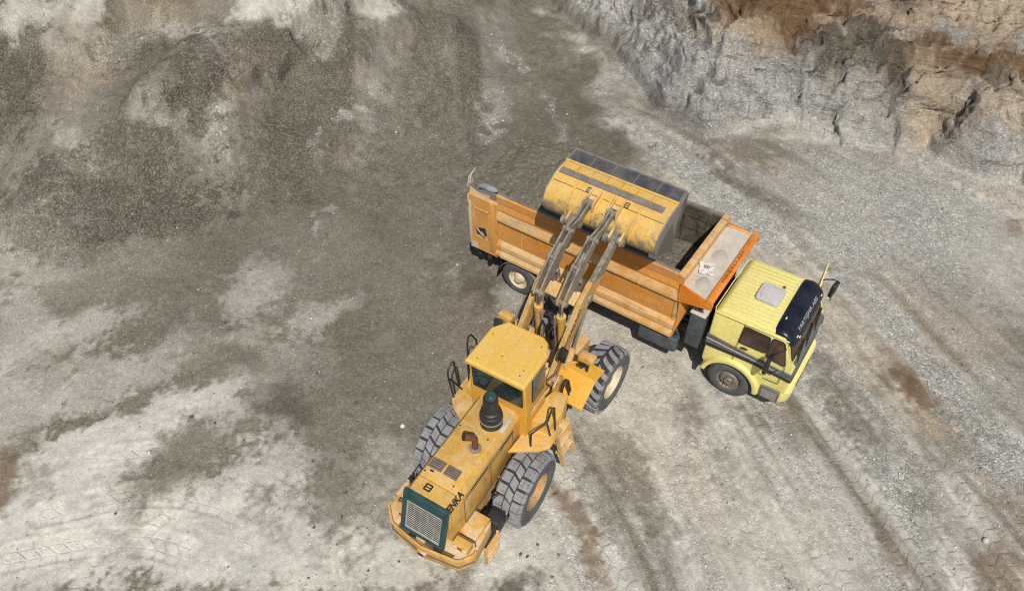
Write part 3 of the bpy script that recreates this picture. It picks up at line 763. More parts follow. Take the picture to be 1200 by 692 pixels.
        cc = col[box]; f = w_ * 0.12; cs[box] = cs[box] * (1 - 0.6 * w_); cc = cc * (1 + f[:, None]); col[box] = cc
    tone = 1 + 0.08 * jh + 0.12 * jf + 0.06 * jig + 0.08 * big
    col = np.clip(col * tone[:, None], 0.02, 0.7)
    Z = Z + (cs - 0.3).clip(0) * 0.012 * fbm(X * 7.5, Y * 7.5, 163, 2)
    # ---- mesh, with sideways relief in the bank so that ledges overhang a little
    off = bank * 0.22 * fbm(X * 0.8 + Z * 1.7, Y * 0.8 + Z * 2.3, 167, 4)
    nx, ny = len(xs), len(ys)
    co = np.stack([X + 0.35 * off, Y - off, Z], -1).astype(np.float32)
    idx = np.arange(nx * ny).reshape(ny, nx)
    quad = np.stack([idx[:-1, :-1], idx[:-1, 1:], idx[1:, 1:], idx[1:, :-1]], -1).reshape(-1, 4)
    me = bpy.data.meshes.new('ground')
    me.vertices.add(n); me.vertices.foreach_set('co', co.ravel())
    me.loops.add(quad.size); me.loops.foreach_set('vertex_index', quad.ravel().astype(np.int32))
    me.polygons.add(len(quad)); me.polygons.foreach_set('loop_start', np.arange(0, quad.size, 4, dtype=np.int32)); me.polygons.foreach_set('loop_total', np.full(len(quad), 4, dtype=np.int32))
    me.update(calc_edges=True)
    at = me.attributes.new('soil', 'FLOAT_COLOR', 'POINT')
    at.data.foreach_set('color', np.concatenate([col, cs[:, None]], 1).astype(np.float32).ravel())
    trk[:, 3] = bank
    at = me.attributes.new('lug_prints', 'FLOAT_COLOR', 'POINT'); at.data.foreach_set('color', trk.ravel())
    me.shade_smooth()
    o = bpy.data.objects.new('ground', me); COL.objects.link(o); o['kind'] = 'structure'
    o['label'] = 'quarry floor of crushed stone and dust rising into a gravel slope and a cut bank'; o['category'] = 'ground'
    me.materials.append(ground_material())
    return o, dict(X=X, Y=Y, Z=Z, cs=cs, col=col, xs=xs, ys=ys, bank=bank, white=white)

def ground_material():
    k = NT('crushed_stone')
    a = k.n('ShaderNodeAttribute', attribute_name='soil'); base = a.outputs['Color']; cs = a.outputs['Alpha']
    pos = k.n('ShaderNodeNewGeometry').outputs['Position']
    def vor(scale, feature='F1'):
        v = k.n('ShaderNodeTexVoronoi', i_Scale=scale, feature=feature); 
        w = k.n('ShaderNodeVectorMath', operation='ADD'); nz = k.n('ShaderNodeTexNoise', i_Scale=scale * 0.7, i_Detail=2.0); k.l(pos, nz.inputs['Vector'])
        sc = k.n('ShaderNodeVectorMath', operation='SCALE'); sc.inputs['Scale'].default_value = 0.5 / scale; k.l(nz.outputs['Color'], sc.inputs[0]); k.l(pos, w.inputs[0]); k.l(sc.outputs[0], w.inputs[1])
        k.l(w.outputs[0], v.inputs['Vector']); return v
    v1 = vor(20); v2 = vor(42)
    s1 = k.n('ShaderNodeSeparateColor'); k.l(v1.outputs['Color'], s1.inputs[0]); s2 = k.n('ShaderNodeSeparateColor'); k.l(v2.outputs['Color'], s2.inputs[0])
    # individual stones: each cell has its own tone, more so where the stone is coarse
    t1 = k.ramp(s1.outputs[0], [(0.0, 0.58), (0.5, 0.94), (0.85, 1.14), (1.0, 1.7)]); t2 = k.ramp(s2.outputs[0], [(0.0, 0.62), (0.5, 0.96), (0.85, 1.12), (1.0, 1.5)])
    amt = k.math('ADD', k.math('MULTIPLY', cs, 1.0), 0.08, True)
    c = k.mix(amt, base, k.mix(1.0, base, t1, 'MULTIPLY')); c = k.mix(k.math('ADD', k.math('MULTIPLY', cs, 0.6), 0.15, True), c, k.mix(1.0, c, t2, 'MULTIPLY'))
    # slightly warm and cool stones
    c = k.mix(k.math('MULTIPLY', cs, 0.25), c, k.mix(1.0, c, k.ramp(s1.outputs[1], [(0.0, (1.10, 1.0, 0.86)), (1.0, (0.92, 1.0, 1.08))]), 'MULTIPLY'))
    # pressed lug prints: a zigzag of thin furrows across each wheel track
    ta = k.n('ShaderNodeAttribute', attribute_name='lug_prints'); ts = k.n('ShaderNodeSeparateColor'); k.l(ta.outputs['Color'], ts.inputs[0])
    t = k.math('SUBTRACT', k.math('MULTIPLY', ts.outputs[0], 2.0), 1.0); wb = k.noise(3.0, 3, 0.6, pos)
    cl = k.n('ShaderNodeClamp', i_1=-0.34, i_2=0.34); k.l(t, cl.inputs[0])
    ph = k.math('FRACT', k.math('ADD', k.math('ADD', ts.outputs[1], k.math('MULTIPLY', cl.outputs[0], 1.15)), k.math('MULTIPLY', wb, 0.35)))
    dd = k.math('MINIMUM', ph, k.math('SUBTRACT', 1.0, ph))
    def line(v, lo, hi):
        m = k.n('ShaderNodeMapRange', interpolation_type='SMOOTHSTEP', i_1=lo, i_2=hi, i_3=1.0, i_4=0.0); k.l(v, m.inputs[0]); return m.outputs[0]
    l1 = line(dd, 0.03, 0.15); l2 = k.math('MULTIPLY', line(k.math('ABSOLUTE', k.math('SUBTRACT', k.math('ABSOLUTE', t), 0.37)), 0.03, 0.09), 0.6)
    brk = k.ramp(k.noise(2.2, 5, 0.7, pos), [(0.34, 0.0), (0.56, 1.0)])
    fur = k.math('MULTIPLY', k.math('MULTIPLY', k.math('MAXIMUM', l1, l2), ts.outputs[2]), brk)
    c = k.mix(k.math('MULTIPLY', fur, 0.17), c, k.mix(1.0, c, (0.45, 0.43, 0.40), 'MULTIPLY'))  # furrow colour darkened too, standing in for shade down in the grooves
    # bedding in the cut bank: thin broken layers that run along the face
    bk = ta.outputs['Alpha']; mp = k.n('ShaderNodeMapping'); mp.inputs['Rotation'].default_value = (0, 0, R(17)); k.l(pos, mp.inputs[0])
    m2 = k.n('ShaderNodeMapping'); m2.inputs['Scale'].default_value = (0.42, 3.2, 3.2); m2.inputs['Rotation'].default_value = (0, R(4), 0); k.l(mp.outputs[0], m2.inputs[0])
    bed = k.noise(1.0, 9, 0.62, m2.outputs[0], 0.6); bedl = k.ramp(bed, [(0.30, 0.0), (0.46, 1.0)])
    c = k.mix(k.math('MULTIPLY', k.math('SUBTRACT', 1.0, bedl), k.math('MULTIPLY', bk, 0.55)), c, k.mix(1.0, c, (0.48, 0.46, 0.43), 'MULTIPLY'))  # crevice shade painted into the colour where the bedding relief is low
    fn = k.ramp(k.noise(7, 8, 0.7, pos), [(0.25, 0.84), (0.75, 1.14)]); c = k.mix(1.0, c, fn, 'MULTIPLY')
    k.l(c, k.bs.inputs['Base Color']); k.bs.inputs['Roughness'].default_value = 0.95; k.bs.inputs['Specular IOR Level'].default_value = 0.15
    h = k.math('SUBTRACT', 1.0, v1.outputs['Distance']); h2 = k.math('SUBTRACT', 1.0, v2.outputs['Distance'])
    st = k.n('ShaderNodeBump', i_Distance=0.05); k.l(h, st.inputs['Height']); k.l(k.math('MULTIPLY', cs, 0.75, True), st.inputs['Strength'])
    b2 = k.bump(h2, 0.22, 0.02, st.outputs[0]); b3 = k.bump(k.noise(11, 8, 0.7, pos), 0.25, 0.05, b2); b3 = k.bump(k.math('SUBTRACT', 1.0, fur), 0.5, 0.03, b3)
    b4 = k.n('ShaderNodeBump', i_Distance=0.22); k.l(bed, b4.inputs['Height']); k.l(k.math('MULTIPLY', bk, 0.9), b4.inputs['Strength']); k.l(b3, b4.inputs['Normal'])
    k.l(b4.outputs[0], k.bs.inputs['Normal'])
    return k.m

def stone_shapes():
    r = np.random.default_rng(5); out = []
    ico = bmesh.new(); bmesh.ops.create_icosphere(ico, subdivisions=1, radius=1)
    v = np.array([x.co[:] for x in ico.verts]); f = np.array([[q.index for q in p.verts] for p in ico.faces]); ico.free()
    for k in range(10):
        w = v * (1 + 0.28 * r.standard_normal((len(v), 1))) * np.array([1, r.uniform(0.6, 1), r.uniform(0.45, 0.8)]); out.append(w)
    return out, f

def build_stones(G, name, label, cat, n, smin, smax, pick, tone, seed, power=2.2):
    """one scattered mass of loose stone lying on the ground"""
    r = np.random.default_rng(seed); shapes, F = stone_shapes()
    x = r.uniform(-19, 20, n * 6); y = 5.6 + (33 - 5.6) * r.random(n * 6) ** 1.15
    ix = np.clip(np.searchsorted(G['xs'], x), 1, len(G['xs']) - 1); iy = np.clip(np.searchsorted(G['ys'], y), 1, len(G['ys']) - 1)
    vi = iy * len(G['xs']) + ix
    p = pick(G, vi, x, y); keep = r.random(len(x)) < p
    x, y, vi = G['X'][vi][keep][:n] + r.uniform(-0.03, 0.03, keep.sum())[:n], G['Y'][vi][keep][:n] + r.uniform(-0.02, 0.02, keep.sum())[:n], vi[keep][:n]
    m = len(x); z = G['Z'][vi]
    s = smin + (smax - smin) * r.random(m) ** power
    V = []; C = []
    a = r.uniform(0, 2 * PI, m); b = r.uniform(-0.6, 0.6, m); sh = r.integers(0, len(shapes), m)
    S = np.stack(shapes)[sh] * s[:, None, None] * 0.5
    ca, sa = np.cos(a)[:, None], np.sin(a)[:, None]; cb, sb = np.cos(b)[:, None], np.sin(b)[:, None]
    X1 = S[..., 0] * cb - S[..., 2] * sb; Z1 = S[..., 0] * sb + S[..., 2] * cb
    P = np.stack([X1 * ca - S[..., 1] * sa + x[:, None], X1 * sa + S[..., 1] * ca + y[:, None], Z1 + z[:, None] + s[:, None] * 0.10], -1)
    t = tone(G, vi, r, m)
    nv = S.shape[1]
    me = bpy.data.meshes.new(name); me.vertices.add(m * nv); me.vertices.foreach_set('co', P.astype(np.float32).ravel())
    f = (F[None] + (np.arange(m) * nv)[:, None, None]).reshape(-1, 3)
    me.loops.add(f.size); me.loops.foreach_set('vertex_index', f.ravel().astype(np.int32)); me.polygons.add(len(f))
    me.polygons.foreach_set('loop_start', np.arange(0, f.size, 3, dtype=np.int32)); me.polygons.foreach_set('loop_total', np.full(len(f), 3, dtype=np.int32)); me.update(calc_edges=True)
    at = me.attributes.new('soil', 'FLOAT_COLOR', 'POINT'); at.data.foreach_set('color', np.repeat(np.concatenate([t, np.ones((m, 1))], 1), nv, 0).astype(np.float32).ravel())
    me.materials.append(M['loose_stone']); o = bpy.data.objects.new(name, me); COL.objects.link(o); tag(o, label, cat, kind='stuff'); return o

def loose_stone_material():
    k = NT('loose_stone'); a = k.n('ShaderNodeAttribute', attribute_name='soil')
    c = k.mix(1.0, a.outputs['Color'], k.ramp(k.noise(30, 4, 0.6), [(0.3, 0.75), (0.7, 1.2)]), 'MULTIPLY')
    k.l(c, k.bs.inputs['Base Color']); k.bs.inputs['Roughness'].default_value = 0.9; k.bs.inputs['Specular IOR Level'].default_value = 0.2; M['loose_stone'] = k.m
# ---------------------------------------------------------------- dump truck (x forward, y left, origin under the front axle)
def truck_wheel(name, hubmat, dished, parent, loc, rz, proto={}):
    key = (hubmat, dished)
    if key in proto:
        c = copy_tree(proto[key], parent); c.location = loc; c.rotation_euler = (0, 0, rz); return c
    h = MB()
    if dished:   # deep rear rim
        h.lathe([(0.0, 0.02), (0.13, 0.02), (0.15, 0.05), (0.20, 0.13), (0.27, 0.15), (0.285, 0.03), (0.305, 0.0), (0.312, 0.02), (0.30, 0.3), (0, 0.3)], n=40)
        for k in range(8):
            a = 2 * PI * k / 8; h.cyl((math.cos(a) * 0.235, 0.115, math.sin(a) * 0.235), (math.cos(a) * 0.235, 0.16, math.sin(a) * 0.235), 0.03, n=10)
        h.cyl((0, -0.03, 0), (0, 0.03, 0), 0.10, n=20)
    else:        # convex front rim with wheel nuts
        h.lathe([(0.0, -0.055), (0.085, -0.055), (0.10, -0.03), (0.11, 0.005), (0.19, 0.0), (0.215, 0.02), (0.25, 0.075), (0.285, 0.05), (0.305, 0.0), (0.312, 0.02), (0.30, 0.28), (0, 0.28)], n=40)
        for k in range(10):
            a = 2 * PI * k / 10; h.cyl((math.cos(a) * 0.155, -0.03, math.sin(a) * 0.155), (math.cos(a) * 0.155, 0.01, math.sin(a) * 0.155), 0.017, n=6)
    w = h.build('wheel', hubmat, parent, smooth=40, loc=loc, rz=rz)
    t = MB()
    t.lathe([(0.305, 0.0), (0.33, -0.012), (0.40, -0.022), (0.465, -0.018), (0.497, 0.005), (0.52, 0.03), (0.522, 0.14), (0.52, 0.25), (0.50, 0.285), (0.44, 0.30), (0.31, 0.28)], n=64, closed=True)
    t.build('tyre', 'truck_tyre', w, smooth=50)
    tb = MB()
    for k in range(56):      # shoulder lugs
        a0 = 2 * PI * (k + 0.12) / 56; a1 = 2 * PI * (k + 0.72) / 56
        for y0, y1 in ((0.022, 0.125), (0.155, 0.26)):
            q = [(a0, y0), (a1, y0), (a1, y1), (a0, y1)]
            tb.hexa([(math.cos(a) * 0.518, y, math.sin(a) * 0.518) for a, y in q], [(math.cos(a) * 0.532, y, math.sin(a) * 0.532) for a, y in q])
    tb.build('tread', 'truck_tyre', w, smooth=0)
    proto[key] = w
    return w

def build_truck(loc, rz):
    T = thing('dump_truck', 'orange tipper lorry with a pale yellow cab, parked under the raised bucket', 'dump truck', loc, rz)
    yr, yl = -1.2, 1.06           # cab sides
    # ---- chassis
    c = MB()
    for y in (-0.42, 0.42): c.box((-3.3, y, 0.83), (8.4, 0.09, 0.26), bev=0.01)
    for x in (-7.2, -5.5, -4.2, -2.6, -1.0, 0.7): c.box((x, 0, 0.82), (0.12, 0.8, 0.2))
    c.cyl((0, -0.95, 0.52), (0, 0.95, 0.52), 0.07); 
    for x in (-4.84, -6.19): c.cyl((x, -0.9, 0.53), (x, 0.9, 0.53), 0.11); c.box((x, 0, 0.55), (0.4, 0.4, 0.42), bev=0.1)
    c.box((-0.3, 0, 0.85), (1.2, 0.8, 0.6), bev=0.06)
    c.box((-5.5, -0.46, 0.72), (1.5, 0.1, 0.16)); c.box((-5.5, 0.46, 0.72), (1.5, 0.1, 0.16))
    c.cyl((-1.2, 0, 0.7), (-4.6, 0, 0.6), 0.06)
    c.box((-7.55, 0, 0.78), (0.12, 2.2, 0.2), bev=0.01)
    c.box((-7.4, -0.98, 0.98), (0.62, 0.25, 0.14), bev=0.01)
    c.build('chassis', 'chassis', T, bevel=0)
    u = MB(); u.box((-1.02, 0.05, 1.25), (0.34, 1.7, 0.62), bev=0.03); u.box((-0.9, 0.05, 1.75), (0.1, 1.3, 0.5), bev=0.02)
    u.cyl((-1.0, 0.6, 1.2), (-1.0, 0.6, 2.35), 0.07); u.build('engine_cover', 'chassis', T)
    # ---- cab shell
    b = MB()
    arch = [(math.cos(t) * 0.68, 0.52 + math.sin(t) * 0.68) for t in [R(v) for v in range(165, 10, -10)]]
    prof = [(-0.78, 0.86)] + arch + [(0.70, 0.56), (1.20, 0.56), (1.29, 0.66), (1.29, 1.12), (1.27, 1.72), (1.20, 1.82), (0.96, 2.46), (0.90, 2.56), (0.76, 2.60), (-0.66, 2.56), (-0.78, 2.44)]
    rows = []
    for x, z in prof:
        inset = 0.0 if z < 1.75 else (z - 1.75) * 0.10
        if z > 2.5: inset += 0.03
        if x > 1.1: inset += 0.04
        rows.append((x, z, yr + inset, yl - inset))
    b.loft(rows, bev=0.045, seg=3)
    cab = b.build('cab', 'cab_yellow', T, smooth=40)
    # roof skin with pressed ribs, drip rail
    rp = MB()
    for k in range(15):
        y = -0.96 + 0.127 * k
        rp.box((-0.06, y, 2.581), (1.12, 0.042, 0.022), bev=0.009, rot=(0, R(-1.6), 0))
    rp.build('roof_rib', 'cab_yellow', cab, smooth=50)
    dr = MB()
    dr.tube([(-0.795, -1.02, 2.47), (-0.76, -1.135, 2.46), (0.6, -1.14, 2.50), (0.98, -1.10, 2.47)], 0.016, 6)
    dr.tube([(-0.795, 0.88, 2.47), (-0.76, 0.995, 2.46), (0.6, 1.0, 2.50), (0.98, 0.96, 2.47)], 0.016, 6)
    dr.tube([(-0.80, -1.02, 2.47), (-0.80, 0.88, 2.47)], 0.014, 6)
    dr.build('drip_rail', 'cab_yellow', cab)
    h = MB(); h.prism(rounded([(-0.16, -0.39), (0.40, -0.39), (0.40, 0.24), (-0.16, 0.24)], 0.09), 2.58, 2.65, 'z', bev=0.012)
    hh = h.build('roof_hatch', 'hatch', T, smooth=40)
    hh['label'] = 'grey square roof hatch'
    hr = MB(); hr.prism(rounded([(-0.08, -0.31), (0.32, -0.31), (0.32, 0.16), (-0.08, 0.16)], 0.07), 2.645, 2.66, 'z', bev=0.005); hr.build('hatch_panel', 'hatch', hh)
    # ---- right side glass, door seam, stripes
    def side_y(z): return yr + (0 if z < 1.75 else (z - 1.75) * 0.10)
    def side_panel(pts, mat, name, proud, parent, th=0.02, sgn=1):
        q = MB(); base = yr if sgn > 0 else yl
        rr = []
        for off in (th, -proud):
            ring = []
            for x, z in pts:
                ins = (0 if z < 1.75 else (z - 1.75) * 0.10)
                ring.append((x, (yr + ins + off) if sgn > 0 else (yl - ins - off), z))
            rr.append(ring)
        q.poly(rr); return q.build(name, mat, parent, smooth=30)
    for sgn in (1, -1):
        wp = rounded([(-0.02, 1.92), (0.57, 1.94), (0.56, 2.36), (0.0, 2.37)], 0.06)
        wf = side_panel(grow(wp, 0.035), 'black', 'side_window', 0.006, T, sgn=sgn)
        side_panel(wp, 'glass_brown', 'pane', 0.012, wf, sgn=sgn)
        qp = rounded([(0.64, 1.86), (1.08, 1.80), (0.90, 2.38), (0.65, 2.38)], 0.06)
        qf = side_panel(grow(qp, 0.03), 'black', 'quarter_window', 0.006, T, sgn=sgn)
        side_panel(qp, 'glass_brown', 'pane', 0.012, qf, sgn=sgn)
        # stripes: broad grey band with a light line and a black line, sweeping down to the nose
        side_panel([(-0.785, 1.46), (-0.785, 1.76), (0.2, 1.66), (1.30, 1.60), (1.33, 1.42), (0.3, 1.50)], 'stripe', 'stripe', 0.004, cab, sgn=sgn)
        side_panel([(-0.785, 1.60), (-0.785, 1.625), (0.2, 1.575), (1.0, 1.535), (1.0, 1.525), (0.2, 1.555)], 'white', 'stripe_line', 0.007, cab, sgn=sgn)
        side_panel([(-0.785, 1.36), (-0.785, 1.44), (0.3, 1.48), (1.33, 1.40), (1.33, 1.36), (0.3, 1.42)], 'stripe_black', 'stripe_line', 0.006, cab, sgn=sgn)
        ds = MB(); y = (yr - 0.002) if sgn > 0 else (yl + 0.002)
        for pth in ([(-0.06, 1.25), (-0.055, 1.78)], [(-0.055, 1.78), (-0.03, 2.46)], [(0.72, 1.14), (1.08, 1.16)], [(1.08, 1.16), (1.10, 1.78)]):
            ds.tube([(x, (yr + max(0, z - 1.75) * 0.1 - 0.001) * 1 if sgn > 0 else yl - max(0, z - 1.75) * 0.1 + 0.001, z) for x, z in pth], 0.007, 6)
        ds.split('door_seam', 'stripe_black', cab)
        hd = MB(); hd.box((0.12, y - 0.012 * sgn, 1.80), (0.16, 0.03, 0.04), bev=0.01); hd.build('door_handle', 'black', cab)
        # wheel arch flare
        fl = MB(); rings = []
        for t in range(172, 3, -8):
            a = R(t); ca, sa = math.cos(a), math.sin(a)
            y0 = yr if sgn > 0 else yl
            rings.append([(ca * 0.62, y0 + 0.05 * sgn, 0.52 + sa * 0.62), (ca * 0.62, y0 - 0.085 * sgn, 0.52 + sa * 0.62), (ca * 0.655, y0 - 0.10 * sgn, 0.52 + sa * 0.655), (ca * 0.72, y0 - 0.09 * sgn, 0.52 + sa * 0.72), (ca * 0.755, y0 + 0.01 * sgn, 0.52 + sa * 0.755)])
        fl.poly(rings); fl.build('wheel_arch', 'cab_yellow', cab, smooth=50)
        st = MB(); st.box((0.98, (yr + 0.12) if sgn > 0 else (yl - 0.12), 0.72), (0.46, 0.30, 0.38), bev=0.02)
        so = st.build('entry_step', 'stripe', T)
        sg = MB()
        for k in range(5):
            sg.box((0.98, (yr - 0.036) if sgn > 0 else (yl + 0.036), 0.60 + 0.055 * k), (0.36, 0.012, 0.02))
        for k in range(7):
            sg.box((0.83 + 0.05 * k, (yr - 0.034) if sgn > 0 else (yl + 0.034), 0.71), (0.012, 0.01, 0.25))
        sg.build('step_grate', 'grill_metal', so)
    # ---- front
    ws = MB()
    def front_pt(y, z, off):   # windscreen plane
        t = (z - 1.84) / (2.46 - 1.84); return (1.195 - 0.24 * t + off, y, z)
    W2 = rounded([(-1.05, 1.90), (0.92, 1.90), (0.86, 2.44), (-1.0, 2.44)], 0.08)
    ws.poly([[front_pt(y, z, -0.02) for y, z in grow(W2, 0.03)], [front_pt(y, z, 0.012) for y, z in grow(W2, 0.03)]])
    wf = ws.build('windscreen', 'black', T)
    wg = MB(); wg.poly([[front_pt(y, z, -0.02) for y, z in W2], [front_pt(y, z, 0.018) for y, z in W2]]); wg.build('pane', 'glass_brown', wf)
    wc = MB(); wc.box((1.245, -0.06, 1.795), (0.10, 1.9, 0.04), rot=(0, R(35), 0), bev=0.015)
    wc.build('wiper_cowl', 'stripe', cab)
    for y0 in (-0.95, -0.35, 0.25):
        wi = MB(); wi.tube([(1.275, y0, 1.81), (1.255, y0 + 0.12, 1.86), (1.205, y0 + 0.56, 1.92)], 0.014, 6); wi.tube([(1.225, y0 + 0.16, 1.87), (1.195, y0 + 0.66, 1.95)], 0.02, 6)
        wi.build('wiper', 'black', wf)
    fs = MB(); fs.box((1.292, -0.07, 1.48), (0.03, 2.14, 0.17), bev=0.01); fs.build('stripe', 'stripe', cab)
    gr = MB(); gr.box((1.295, -0.07, 1.22), (0.03, 1.7, 0.34), bev=0.01); g = gr.build('front_grille', 'black', T)
    gb = MB()
    for k in range(5): gb.box((1.315, -0.07, 1.09 + 0.065 * k), (0.02, 1.62, 0.022))
    gb.build('grille_bar', 'stripe', g)
    bp = MB(); bp.prism(rounded([(1.18, -1.17), (1.26, -1.17), (1.40, -1.02), (1.42, -0.07), (1.40, 0.88), (1.26, 1.03), (1.18, 1.03)], 0.06), 0.56, 0.86, 'z', bev=0.025)
    bo = bp.build('bumper', 'cab_yellow', T)
    for y in (-0.82, 0.68):
        hl = MB(); hl.box((1.405, y, 0.71), (0.03, 0.30, 0.17), bev=0.012); hl.build('headlight', 'lens_pale', bo)
    bl = MB(); bl.box((1.41, -0.07, 0.66), (0.03, 0.9, 0.09)); bl.build('bumper_slot', 'black', bo)
    # ---- sun visor (navy, bulging over the windscreen)
    v = MB(); rings = []
    for y, k in ((-1.10, 0.45), (-1.07, 0.75), (-1.0, 0.93), (-0.85, 1.0), (-0.07, 1.03), (0.71, 1.0), (0.86, 0.93), (0.93, 0.75), (0.96, 0.45)):
        cx, cz = 0.80, 2.42
        pr = [(0.54, 2.56), (0.60, 2.625), (0.78, 2.66), (0.92, 2.61), (1.07, 2.465), (1.125, 2.37), (1.10, 2.335), (0.95, 2.42), (0.7, 2.5)]
        rings.append([(cx + (x - cx) * (0.6 + 0.4 * k), y, cz + (z - cz) * (0.35 + 0.65 * k)) for x, z in pr])
    v.poly(rings); vo = v.build('sun_visor', 'navy', T, smooth=55)
    lettering('TARTI\u015eMA ABS', 'lettering', 'letter_white', vo, (1.072, -0.70, 2.486), (0, 1, 0), (-0.15, 0, 0.145), 0.12, 1.24, shear=0.15)
    vm = MB()
    for y, x, z in ((-0.62, 0.68, 2.655), (-0.84, 1.06, 2.48), (-0.76, 1.10, 2.42), (0.74, 1.08, 2.47)):
        vm.box((x, y, z), (0.03, 0.07, 0.02), rot=(0, R(35), 0), bev=0.004)
    vm.split('marker_lamp', 'white', vo)
    ro = MB(); ro.cyl((0.3, 0.32, 2.59), (0.3, 0.32, 2.66), 0.025, n=10); ro.build('roof_bolt', 'rust_pipe', cab)
    # ---- mirrors; the left-hand door stands open
    mi = MB(); mi.box((0.74, -1.44, 1.86), (0.10, 0.22, 0.46), bev=0.03)
    mo = mi.build('mirror', 'black', T, smooth=40)
    ma = MB(); ma.tube([(0.98, -1.14, 2.28), (0.86, -1.40, 2.26), (0.76, -1.44, 2.12)], 0.014, 6); ma.tube([(0.98, -1.19, 1.60), (0.86, -1.40, 1.56), (0.76, -1.44, 1.66)], 0.014, 6)
    ma.split('mirror_arm', 'black', mo)
    # open door hinged at the front left pillar, swung a little past square
    dv = Vector((-0.10, 0.995, 0)); dn = Vector((0.995, 0.10, 0)); o = Vector((0.95, 1.07, 0))
    def dp(u, z, w=0): return tuple(o + dv * u + dn * w + Vector((0, 0, z)))
    d = MB(); lower = [(0, 1.05), (0.98, 1.05), (1.0, 1.78), (0, 1.78)]
    d.poly([[dp(u, z, -0.03) for u, z in lower], [dp(u, z, 0.03) for u, z in lower]])
    for a, bb in (((0, 1.76), (0.10, 2.40)), ((0.10, 2.40), (0.94, 2.42)), ((0.94, 2.42), (1.0, 1.76)), ((0.36, 1.78), (0.36, 2.40))):
        d.tube([dp(*a), dp(*bb)], 0.028, 6)
    do = d.build('open_door', 'cab_yellow', T, bevel=0.012)
    do['label'] = 'left-hand cab door standing open'
    dg = MB(); gl = [(0.40, 1.80), (0.96, 1.80), (0.91, 2.39), (0.40, 2.38)]
    dg.poly([[dp(u, z, -0.006) for u, z in gl], [dp(u, z, 0.006) for u, z in gl]]); dg.build('pane', 'glass_brown', do)
    dh = MB(); dh.box(dp(0.86, 1.62, 0.04), (0.05, 0.14, 0.05), bev=0.01); dh.box(dp(0.02, 1.45, -0.03), (0.07, 0.07, 0.12), bev=0.01); dh.split('door_handle', 'black', do)
    ml = MB(); ml.box((1.24, 1.30, 2.30), (0.10, 0.24, 0.44), rot=(R(8), R(4), R(-10)), bev=0.03); mlo = ml.build('mirror', 'black', T, smooth=40)
    mla = MB(); mla.tube([dp(0.24, 2.40), (1.0, 1.34, 2.46), (1.16, 1.34, 2.54), (1.22, 1.31, 2.56), (1.24, 1.30, 2.48)], 0.016, 6); mla.tube([(1.24, 1.30, 2.10), (1.27, 1.27, 2.02), (1.26, 1.22, 1.98)], 0.014, 6); mla.split('mirror_arm', 'black', mlo)
    # ---- cabinet and tanks between cab and body
    k = MB(); k.box((-1.10, -1.0, 1.66), (0.36, 0.48, 1.08), bev=0.02); ko = k.build('side_cabinet', 'blue_grey', T)
    kt = MB(); kt.box((-1.10, -1.0, 2.215), (0.39, 0.51, 0.03), bev=0.006); kt.build('cabinet_lid', 'canopy', ko)
    kp = MB(); kp.cyl((-1.10, -0.98, 2.23), (-1.10, -0.98, 2.33), 0.05, n=12); kp.box((-1.10, -0.9, 2.29), (0.10, 0.22, 0.07), bev=0.015); kp.cyl((-1.14, -1.05, 2.23), (-1.14, -1.05, 2.30), 0.04, n=12); kp.build('hydraulic_valve', 'rust_pipe', ko)
    kh = MB(); kh.cyl((-1.06, -1.25, 1.5), (-1.06, -1.235, 1.5), 0.02, n=10); kh.build('cabinet_latch', 'black', ko)
    ft = MB(); ft.box((-1.98, -0.98, 0.78), (1.05, 0.46, 0.46), bev=0.06, seg=3); fo = ft.build('fuel_tank', 'blue_grey', T, smooth=40)
    fc = MB(); fc.cyl((-1.6, -1.0, 1.0), (-1.6, -1.0, 1.05), 0.06); fc.build('tank_cap', 'black', fo)
    ft2 = MB(); ft2.cyl((-1.5, 0.98, 0.78), (-2.5, 0.98, 0.78), 0.26); ft2.build('air_tank', 'blue_grey', T, smooth=40)
    # ---- wheels
    truck_wheel('w', 'hub_grey', False, T, (0, -1.20, 0.52), 0); truck_wheel('w', 'hub_grey', False, T, (0, 1.20, 0.52), PI)
    for x in (-6.19, -4.84):
        truck_wheel('w', 'cream', True, T, (x, -1.20, 0.52), 0); truck_wheel('w', 'cream', True, T, (x, 1.20, 0.52), PI)
        for s in (-1, 1):   # inner wheel of each pair
            truck_wheel('w', 'cream', True, T, (x, s * 0.86, 0.52), 0 if s < 0 else PI)
    for s in (-1, 1):
        for x in (-6.19, -4.84):
            mg = MB(); rings = []
            for t in range(165, 14, -10):
                a = R(t); ca, sa = math.cos(a), math.sin(a)
                rings.append([(x + ca * 0.60, s * 0.56, 0.52 + sa * 0.55), (x + ca * 0.60, s * 1.22, 0.52 + sa * 0.55), (x + ca * 0.615, s * 1.22, 0.52 + sa * 0.565), (x + ca * 0.615, s * 0.56, 0.52 + sa * 0.565)])
            mg.poly(rings); mg.build('mudguard', 'mudguard', T, smooth=50)
    fp = MB(); fp.box((-6.86, -1.0, 0.52), (0.02, 0.4, 0.46), rot=(0, R(12), 0)); fp.box((-6.86, 1.0, 0.52), (0.02, 0.4, 0.46), rot=(0, R(12), 0)); fp.split('mud_flap', 'black', T)
    # rear lamp hanging under the corner
    rl = MB(); rl.box((-7.12, -1.16, 0.86), (0.10, 0.16, 0.16), bev=0.02); rl.tube([(-7.05, -1.02, 1.05), (-7.08, -1.12, 0.95)], 0.03, 8); ro_ = rl.build('rear_lamp', 'black', T)
    rb = MB(); rb.box((-7.18, -1.16, 0.86), (0.02, 0.12, 0.11), bev=0.006); rb.build('lens', 'red', ro_)
    # ---- tipper body
    body(T)
    return T

